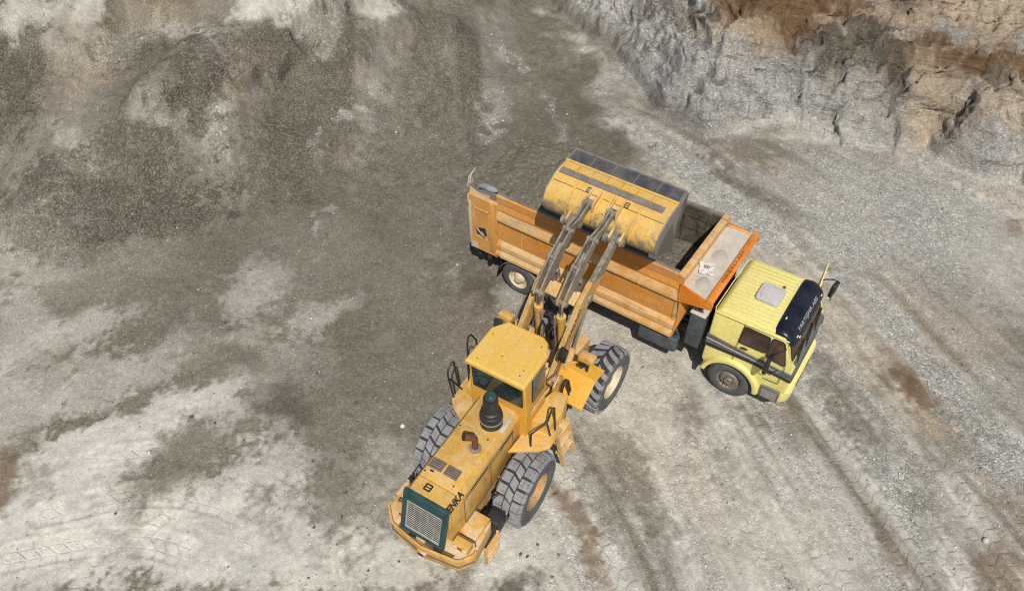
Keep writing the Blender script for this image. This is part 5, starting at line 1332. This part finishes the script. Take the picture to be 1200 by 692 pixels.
    mr = MB(); mr.tube([(-0.35, 0.62, 2.60), (-0.05, 0.70, 2.62), (0.06, 0.78, 2.95)], 0.014, 6); mr.build('mirror_arm', 'rust_pipe', mo)
    # ================= side platforms with steps, bins and handrails
    for s_ in (-1, 1):
        b0 = -0.70 if s_ < 0 else 0.63
        def Y(v): return b0 + s_ * v
        p = MB(); p.prism([(-1.72, b0 + s_ * (-0.14)), (-1.38, Y(0.40)), (-1.20, Y(0.56)), (-0.62, Y(0.56)), (-0.62, Y(0.0)), (-1.1, Y(-0.1))], 1.66, 1.72, 'z', bev=0.008)
        po = p.build('platform', 'yellow', L)
        k = MB()
        k.prism([(-0.96, Y(-0.02)), (-0.92, Y(0.36)), (-0.50, Y(0.46)), (0.0, Y(0.34)), (0.0, Y(0.0)), (-0.3, Y(-0.04))], 1.25, 2.00, 'z', bev=0.03)
        k.build('side_bin', 'yellow', po)
        for k_ in range(3):
            t = MB(); t.box((-0.60, Y(0.52 + 0.05 * k_), 1.66 - 0.32 * k_), (0.46, 0.20, 0.035), bev=0.006); t.build('step', 'dusty_yellow', po)
        t = MB()
        for x in (-0.85, -0.35): t.prism([(Y(0.50), 1.70), (Y(0.58), 1.70), (Y(0.78), 0.70), (Y(0.70), 0.70)], x - 0.02, x + 0.02, 'x')
        t.split('step_frame', 'dusty_yellow', po)
        if s_ < 0:
            hr = MB()
            hr.tube([(-1.36, Y(0.20), 1.72), (-1.36, Y(0.20), 2.14), (-1.30, Y(0.24), 2.20), (-1.0, Y(0.34), 2.18), (-0.94, Y(0.36), 2.24), (-0.86, Y(0.38), 2.50), (-0.81, Y(0.39), 2.54), (-0.77, Y(0.40), 2.50), (-0.74, Y(0.44), 1.72)], 0.022, 8)
            hr.tube([(-0.97, Y(0.35), 2.19), (-0.92, Y(0.42), 1.72)], 0.020, 8)
            hr.build('handrail', 'black', po, smooth=50)
            for dx in (0.0, 0.07):
                hr = MB(); hr.tube([(-0.04 + dx, Y(0.13), 1.35), (0.0 + dx, Y(0.15), 1.9), (0.05 + dx, Y(0.16), 2.14), (0.13 + dx, Y(0.17), 2.22), (0.23 + dx, Y(0.18), 2.08), (0.33 + dx, Y(0.20), 1.65), (0.36 + dx, Y(0.21), 1.1), (0.24 + dx, Y(0.16), 0.85)], 0.026, 8); hr.build('hydraulic_hose', 'hose', L, smooth=50)
        else:
            hr = MB(); hr.tube([(-1.14, Y(0.54), 1.70), (-1.13, Y(0.66), 2.40), (-1.08, Y(0.68), 2.50), (-0.90, Y(0.70), 2.58), (-0.84, Y(0.70), 2.52), (-0.86, Y(0.60), 1.80)], 0.022, 8)
            hr.tube([(-1.12, Y(0.62), 2.28), (-0.88, Y(0.50), 1.74)], 0.020, 8); hr.build('handrail', 'black', po, smooth=50)
            hr = MB(); hr.tube([(-0.66, Y(0.46), 1.80), (-0.66, Y(0.44), 3.10), (-0.60, Y(0.45), 3.22), (-0.48, Y(0.46), 3.20), (-0.30, Y(0.46), 2.85), (-0.22, Y(0.44), 1.90)], 0.020, 8); hr.build('handrail', 'black', po, smooth=50)
            hr = MB(); hr.tube([(-0.80, Y(0.30), 1.80), (-0.66, Y(0.34), 2.2), (-0.5, Y(0.32), 2.42), (-0.38, Y(0.24), 2.3), (-0.3, Y(0.16), 2.0)], 0.03, 8); hr.build('air_hose', 'hose', po, smooth=50)
    # hoses across the joint
    for k, (y, z) in enumerate(((0.55, 1.5), (0.62, 1.35))):
        q = MB(); s_ = -1 if y < 0 else 1
        q.tube([(-0.2, y, z - 0.2), (-0.02, y + s_ * 0.16, z + 0.25), (0.16, y + s_ * 0.24, z + 0.45), (0.36, y + s_ * 0.22, z + 0.25), (0.44, y + s_ * 0.20, z - 0.2), (0.30, y + s_ * 0.10, z - 0.55), (0.5, y, z - 0.6)], 0.026, 8); q.build('hydraulic_hose', 'hose', L, smooth=50)
    # ================= rear wheels
    for y, z in ((-1.34, 0), (1.34, PI)): loader_wheel('rim_tan', 'block', L, (-1.77, y, 0.85), z)
    # ================= front half, steered a few degrees to the right
    D = front_rz - rz
    cD, sD = math.cos(D), math.sin(D)
    for y, z in ((-1.34, 0), (1.34, PI)): loader_wheel('cream', 'bar', L, (1.77 * cD - y * sD, 1.77 * sD + y * cD, 0.85), z + D)
    f = MB(); f.box((1.15, 0, 1.05), (2.2, 0.74, 0.7), bev=0.04); f.cyl((1.77, -0.8, 0.85), (1.77, 0.8, 0.85), 0.22); f.box((1.77, 0, 0.85), (0.55, 0.6, 0.6), bev=0.12); f.box((0.25, 0, 1.5), (0.5, 0.9, 0.12), bev=0.02)
    FF = f.build('front_frame', 'dusty_yellow', L, rz=D, bevel=0.008)
    for s_ in (-1, 1):
        t = MB(); t.prism([(-0.10, 1.35), (0.05, 2.10), (0.28, 2.26), (0.50, 2.10), (0.95, 1.5), (1.0, 1.2)], s_ * 0.39 - 0.03, s_ * 0.39 + 0.03, 'y'); t.prism([(-0.05, 1.35), (0.05, 2.05), (0.25, 2.2), (0.42, 2.05), (0.6, 1.35)], s_ * 0.67 - 0.025, s_ * 0.67 + 0.025, 'y'); t.split('tower_plate', 'dusty_yellow', FF, bevel=0.008)
    t = MB(); t.box((0.45, 0, 1.75), (0.5, 0.72, 0.08), rot=(0, R(-14), 0)); t.cyl((0.25, -0.72, 2.06), (0.25, 0.72, 2.06), 0.07); t.build('tower_cross', 'dusty_yellow', FF)
    # fenders, brackets, work lamps
    for s_ in (-1, 1):
        t = MB(); sec = [(1.22, 1.86), (0.80, 1.90), (0.26, 1.44), (0.26, 1.405), (0.80, 1.86), (1.22, 1.82)]
        y0, y1 = s_ * 0.42, s_ * 1.30
        t.prism(sec, min(y0, y1), max(y0, y1), 'y');
        t.prism([(1.22, 1.82), (0.80, 1.86), (0.26, 1.405), (0.30, 1.30), (0.86, 1.66), (1.2, 1.68)], s_ * 0.43 - 0.01, s_ * 0.43 + 0.01, 'y')
        fo = t.build('front_fender', 'fender_yellow', L, rz=D, bevel=0.006)
        t = MB(); t.tube([(0.70, s_ * 0.42, 1.93), (0.98, s_ * 1.0, 2.30)], 0.03, 6); t.build('lamp_arm', 'yellow', fo)
        t = MB(); t.box((0.76, s_ * 1.06, 2.58), (0.22, 0.36, 0.17), rot=(0, R(6), R(-s_ * 4)), bev=0.025); lo_ = t.build('headlight', 'yellow', L, rz=D, smooth=40)
        t = MB(); t.box((0.875, s_ * 1.06, 2.57), (0.02, 0.28, 0.12), bev=0.006); t.build('lens', 'lens_pale', lo_)
        t = MB(); t.box((0.78, s_ * 0.98, 2.40), (0.14, 0.18, 0.26), rot=(0, R(10), 0), bev=0.03); t.tube([(0.80, s_ * 1.0, 2.3), (0.98, s_ * 1.0, 2.28), (0.95, s_ * 0.98, 1.86)], 0.035, 8); t.build('lamp_bracket', 'black', lo_)
    # ================= lift arms
    A = [(0.10, 1.92), (0.02, 2.12), (0.14, 2.32), (0.62, 2.98), (1.12, 3.66), (1.42, 3.86), (1.72, 3.96), (2.30, 4.32), (2.50, 4.56), (2.64, 4.52), (2.68, 4.36), (2.54, 4.25), (1.97, 3.73), (1.55, 3.40), (1.22, 3.14), (0.70, 2.50), (0.27, 1.93)]
    for s_ in (-1, 1):
        t = MB(); t.prism(A, s_ * 0.535 - 0.055, s_ * 0.535 + 0.055, 'y', bev=0.012)
        ao = t.build('lift_arm', 'arm_yellow', L, rz=D, smooth=30)
        t = MB()
        t.prism([(1.55, 3.90), (1.72, 3.975), (2.30, 4.335), (2.50, 4.575), (2.655, 4.53), (2.69, 4.36), (2.54, 4.245), (2.06, 3.80)], s_ * 0.535 - 0.057, s_ * 0.535 + 0.057, 'y'); t.build('arm_tip', 'worn_arm', ao)
        t = MB()
        for x, z in ((0.22, 2.10), (2.56, 4.40)): t.cyl((x, s_ * 0.535 - 0.13, z), (x, s_ * 0.535 + 0.13, z), 0.095, n=20); t.cyl((x, s_ * 0.535 - 0.16, z), (x, s_ * 0.535 + 0.16, z), 0.05, n=14)
        t.cyl((1.52, s_ * 0.535 - 0.09, 3.50), (1.52, s_ * 0.535 + 0.12, 3.50), 0.10, n=18); t.split('pin', 'steel_bare', ao)
        # lift cylinder below the arm
        t = MB(); t.cyl((0.55, s_ * 0.535, 1.30), (1.05, s_ * 0.535, 2.30), 0.085); lc = t.build('lift_cylinder', 'dusty_yellow', L, rz=D, smooth=40)
        t = MB(); t.cyl((1.05, s_ * 0.535, 2.30), (1.48, s_ * 0.535, 3.20), 0.05); t.build('rod', 'silver', lc)
        if s_ < 0: lettering('KAWASAKI', 'lettering', 'letter_black', ao, (0.50, -0.535 - 0.057, 2.64), (0.66, 0, 0.75), (-0.75, 0, 0.66), 0.12, 1.05)
    t = MB(); t.box((1.38, 0, 3.46), (0.34, 0.94, 0.30), rot=(0, R(-45), 0), bev=0.04); cx = t.build('cross_tube', 'dusty_yellow', L, rz=D, smooth=40)
    t = MB(); t.box((1.55, 0.0, 3.62), (0.12, 0.26, 0.10), rot=(0, R(-45), 0), bev=0.02); t.build('cross_cap', 'yellow', cx)
    # bellcranks (twin plates), links, tilt cylinders
    Bk = [(0.74, 3.74), (0.80, 3.90), (1.10, 4.22), (1.34, 4.44), (1.48, 4.50), (1.72, 4.66), (1.92, 4.80), (2.04, 4.74), (2.02, 4.62), (1.68, 4.30), (1.44, 4.03), (1.24, 3.92), (0.92, 3.73), (0.82, 3.69)]
    for s_ in (-1, 1):
        yc = s_ * 0.29
        t = MB()
        for o in (-0.07, 0.07): t.prism(Bk, yc + o - 0.02, yc + o + 0.02, 'y')
        t.prism([(1.20, 3.98), (1.34, 4.30), (1.70, 4.52), (1.60, 4.15), (1.42, 3.95)], yc - 0.05, yc + 0.05, 'y')
        bo = t.build('bellcrank', 'worn_arm', L, rz=D, bevel=0.006)
        t = MB(); t.prism([(1.40, 3.56), (1.30, 3.86), (1.40, 4.02), (1.56, 3.98), (1.66, 3.62)], yc - 0.045, yc + 0.045, 'y'); t.build('bellcrank_mount', 'worn_arm', bo, bevel=0.006)
        t = MB()
        for x, z in ((0.83, 3.78), (1.42, 3.98), (1.96, 4.70)): t.cyl((x, yc - 0.13, z), (x, yc + 0.13, z), 0.055, n=14)
        t.cyl((1.36, yc - 0.11, 4.36), (1.36, yc + 0.11, 4.36), 0.05, n=12); t.split('pin', 'steel_bare', bo)
        t = MB(); 
        for o in (-0.045, 0.045): t.prism(rounded([(1.86, 4.66), (1.92, 4.78), (2.30, 4.80), (2.76, 4.98), (2.84, 4.90), (2.78, 4.78), (2.34, 4.66), (2.0, 4.60)], 0.05, 2), yc + o - 0.022, yc + o + 0.022, 'y')
        t.cyl((2.77, yc - 0.10, 4.88), (2.77, yc + 0.10, 4.88), 0.085, n=18); t.build('bucket_link', 'worn_arm', L, rz=D, bevel=0.005)
        t = MB(); t.cyl((0.98, yc, 2.02), (0.87, yc, 3.22), 0.085); t.cyl((0.873, yc, 3.20), (0.862, yc, 3.34), 0.105, n=20); t.cyl((1.0, yc - 0.12, 1.98), (1.0, yc + 0.12, 1.98), 0.08, n=16); tc = t.build('tilt_cylinder', 'yellow', L, rz=D, smooth=40)
        t = MB(); t.cyl((0.862, yc, 3.34), (0.832, yc, 3.74), 0.045); t.build('rod', 'silver', tc)
        t = MB(); t.tube([(0.80, yc + s_ * -0.10, 3.28), (0.80, yc - s_ * 0.12, 3.0), (0.90, yc - s_ * 0.11, 2.3), (1.0, yc - s_ * 0.14, 1.7)], 0.022, 8); t.build('hydraulic_hose', 'steel_bare', L, rz=D, smooth=50)
        t = MB(); t.tube([(0.72, yc - s_ * 0.20, 1.7), (0.62, yc - s_ * 0.20, 2.4), (0.66, yc - s_ * 0.17, 2.9), (0.80, yc - s_ * 0.16, 3.0), (0.95, yc - s_ * 0.18, 2.6), (1.2, yc - s_ * 0.2, 1.7)], 0.022, 8); t.build('hydraulic_hose', 'hose', L, rz=D, smooth=50)
    # ================= bucket, tipped forward over the lorry
    BW = 1.39
    P = {'heel': (2.78, 4.20), 'b1': (2.66, 4.38), 'b2': (2.66, 4.58), 'b3': (2.78, 4.80), 'B': (3.14, 5.00), 'S': (3.34, 5.05), 'T': (3.60, 5.06), 'G': (4.0, 5.13), 'E': (3.76, 4.40), 'D': (3.62, 3.74)}
    shell = [P[k] for k in ('D', 'heel', 'b1', 'b2', 'b3', 'B', 'S', 'T')]
    t = MB(); th = 0.035
    inn = [(3.62, 3.78), (2.83, 4.235), (2.71, 4.40), (2.71, 4.57), (2.82, 4.77), (3.15, 4.96), (3.34, 5.01), (3.62, 5.02)]
    t.prism(shell + list(reversed(inn)), -BW, BW, 'y')
    bk = t.build('bucket', 'bucket_yellow', L, rz=D, smooth=42)
    for s_ in (-1, 1):
        t = MB(); side = [P[k] for k in ('D', 'heel', 'b1', 'b2', 'b3', 'B', 'T', 'G', 'E')]
        t.prism(side, s_ * BW - 0.02 + s_ * 0.012, s_ * BW + 0.02 + s_ * 0.012, 'y'); so = t.build('side_plate', 'steel_grey', bk, bevel=0.005)
        t = MB(); ed = [P['D'], P['E'], P['G'], (3.88, 5.10), (3.66, 4.42), (3.52, 3.80)]
        t.prism(ed, s_ * BW - 0.03 + s_ * 0.02, s_ * BW + 0.03 + s_ * 0.02, 'y'); t.build('side_cutter', 'steel_dark', so, bevel=0.005)
        t = MB(); t.prism([P['heel'], P['D'], (3.66, 4.1), (3.35, 4.75), (3.0, 4.55), (2.80, 4.40)], s_ * BW - 0.025 + s_ * 0.016, s_ * BW + 0.025 + s_ * 0.016, 'y'); t.build('lower_side_plate', 'steel_dark', so, bevel=0.005)  # darker plate covering the lower part of the bucket's end
    # spill guard: five dark plates with ribs
    t = MB(); t.prism([(3.62, 5.06), (4.0, 5.135), (4.0, 5.11), (3.62, 5.03)], -BW, BW, 'y'); sg = t.build('spill_guard', 'steel_dark', bk)
    t = MB()
    for k in range(6):
        y = -BW + 0.02 + (2 * BW - 0.04) * k / 5; t.plate([(3.62, y, 5.06), (4.0, y, 5.135), (4.0, y, 5.16), (3.62, y, 5.10)], 0.018)
    t.prism([(3.98, 5.11), (4.02, 5.12), (4.02, 5.16), (3.98, 5.155)], -BW, BW, 'y'); t.build('guard_rib', 'steel_grey', sg)
    t = MB(); t.prism([(3.575, 5.06), (3.575, 5.10), (3.62, 5.11), (3.62, 5.06)], -BW - 0.01, BW + 0.01, 'y'); t.build('top_edge', 'bucket_yellow', bk, bevel=0.004)
    # grey wear strip and yellow blocks along the top
    for k in range(7):
        y0 = -BW + 0.16 + (2 * BW - 0.2) * k / 7; y1 = y0 + (2 * BW - 0.2) / 7 - 0.018
        t = MB(); t.plate([(3.18, y0, 5.028), (3.18, y1, 5.028), (3.32, y1, 5.064), (3.32, y0, 5.064)], 0.03); t.build('wear_strip', 'steel_grey', bk, bevel=0.004)
        t = MB(); t.plate([(3.345, y0, 5.066), (3.345, y1, 5.066), (3.555, y1, 5.075), (3.555, y0, 5.075)], 0.035); t.build('top_block', 'bucket_yellow', bk, bevel=0.006)
    for (x, z) in ((3.0, 4.925),):
        t = MB(); t.box((x, 0, z), (0.016, 2 * BW - 0.06, 0.012), rot=(0, R(-30), 0)); t.build('weld_seam', 'seam_brown', bk)
    # hinge brackets, eyes and pads
    for s_ in (-1, 1):
        t = MB()
        for o in (-0.13, 0.13):
            t.prism([(2.80, 4.24), (2.62, 4.22), (2.48, 4.32), (2.46, 4.48), (2.58, 4.54), (2.74, 4.62), (2.80, 4.50)], s_ * 0.535 + o - 0.025, s_ * 0.535 + o + 0.025, 'y')
        for o in (-0.11, 0.11):
            t.prism([(2.72, 4.66), (2.70, 4.86), (2.76, 4.97), (2.86, 4.96), (3.16, 5.03), (3.0, 4.88), (2.8, 4.76)], s_ * 0.29 + o - 0.02, s_ * 0.29 + o + 0.02, 'y')
        t.split('hinge_bracket', 'dusty_yellow', bk, bevel=0.006)
        t = MB(); t.cyl((2.58, s_ * 0.535 - 0.20, 4.36), (2.58, s_ * 0.535 + 0.23, 4.36), 0.085, n=18); t.cyl((2.60, s_ * 0.535 + 0.2, 4.30), (2.60, s_ * 0.535 + 0.30, 4.30), 0.11, n=18); t.split('pin', 'steel_bare', bk)
        for o in (-0.34, 0.34):
            t = MB(); q = [P['b1'], P['b2'], P['b3'], P['B']]
            pts = [(x - 0.032, z + 0.03) for x, z in q] + [(x + 0.02, z - 0.02) for x, z in reversed(q)]
            t.prism(pts, s_ * 0.45 + o - 0.022, s_ * 0.45 + o + 0.022, 'y'); t.build('back_rib', 'bucket_yellow', bk)
        t = MB(); 
        yb = s_ * 0.47
        def bp_(u, y, o): # point on the upper back plane between b3 and B
            x = P['b3'][0] + (P['B'][0] - P['b3'][0]) * u; z = P['b3'][1] + (P['B'][1] - P['b3'][1]) * u; return (x - 0.49 * o, y, z + 0.87 * o)
        for (u0, u1, y0, y1) in ((0.62, 0.68, -0.05, 0.05), (0.88, 0.94, -0.05, 0.05), (0.62, 0.94, -0.05, -0.032), (0.62, 0.94, 0.032, 0.05), (0.76, 0.79, -0.04, 0.04)):
            t.plate([bp_(u0, yb + y0, 0.012), bp_(u0, yb + y1, 0.012), bp_(u1, yb + y1, 0.012), bp_(u1, yb + y0, 0.012)], 0.02)
        t.build('lifting_eye', 'vent_brown', bk)
    # cutting edge under the bucket
    t = MB(); t.prism([(3.40, 3.845), (3.70, 3.665), (3.71, 3.70), (3.42, 3.885)], -BW - 0.02, BW + 0.02, 'y')
    for k in range(8):
        y = -BW + 0.12 + (2 * BW - 0.24) * k / 7; t.prism([(3.58, 3.72), (3.84, 3.56), (3.86, 3.59), (3.62, 3.80)], y - 0.07, y + 0.07, 'y')
    t.build('cutting_edge', 'steel_dark', bk, bevel=0.004)
    return L
# ---------------------------------------------------------------- assemble
SUN_DIR = Vector((0.05, -0.60, 0.80)).normalized()      # towards the sun
loose_stone_material()
gobj, G = build_ground()

truck = build_truck((5.947, 12.245, -0.012), -0.6014)
loader = build_loader((0.317, 10.236, -0.02), 1.0288, 0.9622)

# the load in the tipper body: dark wet gravel, heaped under the bucket
def build_load():
    n0, n1 = 260, 110
    xs = np.linspace(-7.80, -1.80, n0); ys = np.linspace(BY0 + 0.13, BY1 + 0.05, n1); X, Y = np.meshgrid(xs, ys)
    # front part sunk where the bucket is emptying, rear part heaped up to the rails and over the far one
    front = sstep(-5.1, -2.9, X + 0.25 * fbm(X * 0.8, Y * 0.8, 3, 3))
    v = (Y - BY0) / (BY1 - BY0)
    heap = 3.02 + 0.30 * np.sin(np.clip(v, 0, 1) * math.pi * 0.62) ** 1.0 - 0.14 * sstep(-7.0, -7.7, X)
    Z = heap * (1 - front) + 1.95 * front + 0.05 * fbm(X * 2, Y * 2, 7, 4) + 0.035 * fbm(X * 8, Y * 8, 9, 3)
    wall = Y > BY1 - 0.12
    Z = np.where(wall & (front > 0.12), np.minimum(Z, 2.2), Z); Y = np.where(wall & (front > 0.12), BY1 - 0.12, Y)
    top = np.stack([X, Y, Z], -1).reshape(-1, 3)
    idx = np.arange(n0 * n1).reshape(n1, n0); q = np.stack([idx[:-1, :-1], idx[:-1, 1:], idx[1:, 1:], idx[1:, :-1]], -1).reshape(-1, 4).tolist()
    edge = list(idx[0]) + list(idx[1:, -1]) + list(idx[-1, :-1][::-1]) + list(idx[1:-1, 0][::-1])
    low = top[edge].copy(); low[:, 2] = 1.20; N = len(top); v = np.concatenate([top, low]).tolist(); m = len(edge)
    for i in range(m): q.append([int(edge[i]), N + i, N + (i + 1) % m, int(edge[(i + 1) % m])])
    q.append([N + i for i in range(m)])
    me = bpy.data.meshes.new('gravel_load'); me.from_pydata(v, [], q); me.update()
    at = me.attributes.new('soil', 'FLOAT_COLOR', 'POINT'); c = np.tile(np.array([0.146, 0.130, 0.100, 0.5], dtype=np.float32), (len(v), 1)); at.data.foreach_set('color', c.ravel()); at = me.attributes.new('lug_prints', 'FLOAT_COLOR', 'POINT'); at.data.foreach_set('color', np.zeros(len(v) * 4, dtype=np.float32))
    me.materials.append(gobj.data.materials[0]); me.shade_smooth(); me.set_sharp_from_angle(angle=R(60))
    o = bpy.data.objects.new('gravel_load', me); COL.objects.link(o); o.location = truck.location; o.rotation_euler = truck.rotation_euler
    tag(o, 'dark damp gravel heaped inside the orange tipper body', 'gravel', kind='stuff')
build_load()

def on_truck(p):
    return tuple(Matrix.Translation(truck.location) @ Euler(truck.rotation_euler).to_matrix().to_4x4() @ Vector(p))
# crumpled paper sack lying on the canopy shelf
def build_paper():
    b = MB(); r = random.Random(3); n = 9; rows = []
    g = [[None] * n for _ in range(n)]
    top = []
    for i in range(n):
        ring = []
        for j in range(n):
            x = (i / (n - 1) - 0.5) * 0.34; y = (j / (n - 1) - 0.5) * 0.40
            ring.append((x + r.uniform(-0.012, 0.012), y + r.uniform(-0.012, 0.012), 0.035 + 0.035 * mnoise.noise(Vector((x * 9, y * 9, 2))) + r.uniform(-0.008, 0.008)))
        top.append(ring)
    vt = [[b.bm.verts.new(p) for p in row] for row in top]; vb = [[b.bm.verts.new((p[0], p[1], p[2] - 0.012)) for p in row] for row in top]
    for i in range(n - 1):
        for j in range(n - 1):
            b.bm.faces.new((vt[i][j], vt[i + 1][j], vt[i + 1][j + 1], vt[i][j + 1])); b.bm.faces.new((vb[i][j + 1], vb[i + 1][j + 1], vb[i + 1][j], vb[i][j]))
    for i in range(n - 1):
        for (a, c) in (((i, 0), (i + 1, 0)), ((i + 1, n - 1), (i, n - 1)), ((0, i + 1), (0, i)), ((n - 1, i), (n - 1, i + 1))):
            b.bm.faces.new((vt[a[0]][a[1]], vb[a[0]][a[1]], vb[c[0]][c[1]], vt[c[0]][c[1]])[::-1])
    o = b.build('paper_sack', 'paper', smooth=0, loc=on_truck((-1.40, -0.38, 2.845)), rz=-0.6014 + 0.35)
    tag(o, 'crumpled white paper sack with dark print lying on the lorry canopy shelf', 'paper')
    t = MB()
    for k in range(3): t.box((-0.05 + 0.045 * k, 0.02, 0.082), (0.014, 0.11, 0.006), rot=(0.05, 0.1, 0.2))
    t.build('print', 'letter_black', o)
build_paper()
def build_sand():
    # two small heaps of spilled grit on the canopy shelf
    for (x, y, r0, h, lab) in ((-1.28, -0.86, 0.20, 0.05, 'small heap of grey grit spilled at the near end of the canopy shelf'), (-1.33, 0.22, 0.22, 0.045, 'flat patch of grey grit in the middle of the canopy shelf')):
        b = MB(); rings = []
        for k, (q, z) in enumerate(((1.0, 0.0), (0.82, 0.35), (0.55, 0.72), (0.25, 0.95), (0.05, 1.0))):
            rings.append([(math.cos(2 * PI * j / 28) * r0 * q * (1 + 0.22 * mnoise.noise(Vector((j * 0.5, k * 0.2, x * 9)))) * 0.8, math.sin(2 * PI * j / 28) * r0 * q * (1 + 0.22 * mnoise.noise(Vector((j * 0.5 + 7, k * 0.2, x * 9)))) * 1.2, z * h + 0.006 * mnoise.noise(Vector((j * 1.3, k * 2.0, 1)))) for j in range(28)])
        b.poly(rings); o = b.build('grit_heap', 'grit', smooth=60, loc=on_truck((x, y, 2.842)), rz=-0.6014); tag(o, lab, 'grit')
M['grit'] = simple('grit', 'a59e92', 'b3ac9f', 0.95, scale=30, bump=0.5)
build_sand()
def build_tarp():
    b = MB(); b.tube([(-7.48, BY0 + 0.12, 3.10), (-7.36, BY0 + 0.15, 3.13), (-7.2, BY0 + 0.13, 3.15), (-7.02, BY0 + 0.10, 3.18), (-6.92, BY0 + 0.12, 3.17)], [0.05, 0.10, 0.11, 0.09, 0.04], 12)
    for v in b.bm.verts: v.co += Vector((0, 0, 1)) * 0.02 * mnoise.noise(v.co * 14) + Vector((0, 1, 0)) * 0.03 * mnoise.noise(v.co * 11 + Vector((5, 0, 0)))
    o = b.build('rolled_tarpaulin', 'tarp', smooth=50, loc=truck.location, rz=-0.6014); tag(o, 'grey rolled tarpaulin lying on the rear corner post of the tipper body', 'tarpaulin')
build_tarp()

# ---- loose stone
def pk_gravel(G, vi, x, y): return np.clip((G['cs'][vi] - 0.25) * 1.1, 0.03, 1)
def tn_gravel(G, vi, r, m):
    k = r.lognormal(0.12, 0.38, (m, 1)); return np.clip(G['col'][vi] * k * (1 + r.normal(0, 0.03, (m, 3))), 0.02, 0.62)
def pk_white(G, vi, x, y): return np.clip(G['white'][vi] * 1.6, 0, 1)
def tn_white(G, vi, r, m): return np.clip(np.array([[0.60, 0.59, 0.56]]) * r.lognormal(0, 0.15, (m, 1)), 0.2, 0.75)
build_stones(G, 'pebbles', 'pale white pebbles spilled in patches over the dark gravel', 'pebbles', 2600, 0.03, 0.085, pk_white, tn_white, 19, 2.0)
build_stones(G, 'gravel', 'loose crushed stone strewn over the quarry floor and slope', 'gravel', 52000, 0.022, 0.066, pk_gravel, tn_gravel, 11)
def pk_rub(G, vi, x, y): return np.clip(G['bank'][vi] * 0.03 + (G['cs'][vi] > 0.9) * 0.4 + 0.010, 0, 1)
def tn_rub(G, vi, r, m):
    k = r.lognormal(0.05, 0.3, (m, 1)); return np.clip(G['col'][vi] * k, 0.02, 0.6)
build_stones(G, 'rubble', 'larger broken stones lying at the foot of the bank and slope', 'rubble', 1500, 0.06, 0.18, pk_rub, tn_rub, 13, 3.5)
def pk_clod(G, vi, x, y):
    d = np.hypot(x + 1.2, y - 7.4); return np.clip(0.6 * np.exp(-(d / 2.6) ** 2) + 0.25 * np.exp(-((np.hypot(x - 2.8, y - 12.2)) / 1.5) ** 2) + 0.02 * (y < 12), 0, 1)
def tn_clod(G, vi, r, m): return np.clip(np.array([[0.12, 0.105, 0.085]]) * r.lognormal(0, 0.3, (m, 1)), 0.03, 0.3)
build_stones(G, 'soil_clods', 'small dark clods dropped on the pale dust around the wheel loader', 'soil', 900, 0.035, 0.11, pk_clod, tn_clod, 17, 2.0)
def build_rock(x, y, s, col, label):
    b = MB(); bmesh.ops.create_icosphere(b.bm, subdivisions=2, radius=s)
    for v in b.bm.verts: v.co *= 1 + 0.35 * mnoise.noise(v.co * (1.4 / s) + Vector((x, y, 0))); v.co.z *= 0.7
    o = b.build('rock', col, smooth=40, loc=(x, y, float(ground_z(np.array([x]), np.array([y]))[0][0]) + s * 0.3)); tag(o, label, 'rock')
M['white_rock'] = simple('white_rock', 'dedbd2', 'c2beb4', 0.9, scale=9, bump=0.4)
build_rock(-2.62, 10.28, 0.06, 'white_rock', 'fist-sized white rock lying alone left of the loader on dark grit')

# ---- sky, sun, camera
w = bpy.data.worlds.new('World'); scene.world = w; w.use_nodes = True
nt = w.node_tree; bg = nt.nodes['Background']; sky = nt.nodes.new('ShaderNodeTexSky'); sky.sky_type = 'NISHITA'; sky.sun_disc = False
sky.sun_elevation = math.asin(SUN_DIR.z); sky.sun_rotation = math.atan2(SUN_DIR.x, SUN_DIR.y); sky.air_density = 1.0; sky.dust_density = 1.5; sky.ozone_density = 1.0
nt.links.new(sky.outputs[0], bg.inputs[0]); bg.inputs[1].default_value = 0.08
sl = bpy.data.lights.new('sun', 'SUN'); sl.energy = 4.4; sl.angle = R(0.53); sl.color = (1.0, 0.952, 0.875)
so = bpy.data.objects.new('sun', sl); COL.objects.link(so); so.rotation_euler = SUN_DIR.to_track_quat('Z', 'Y').to_euler(); so.location = SUN_DIR * 60
cd = bpy.data.cameras.new('camera'); cd.sensor_width = 36; cd.sensor_fit = 'HORIZONTAL'; cd.lens = 875 / 1200 * 36; cd.clip_start = 0.1; cd.clip_end = 2000
cam = bpy.data.objects.new('camera', cd); COL.objects.link(cam); cam.location = (0, 0, 14.968); cam.rotation_euler = (PI / 2 - 0.7965, 0, 0)
scene.camera = cam
scene.view_settings.view_transform = 'Standard'; scene.view_settings.look = 'None'; scene.view_settings.exposure = 0.0; scene.view_settings.gamma = 1.0
scene.render.engine = 'CYCLES'; scene.cycles.filter_width = 1.15; scene.cycles.max_bounces = 6; scene.cycles.diffuse_bounces = 3; scene.cycles.glossy_bounces = 3
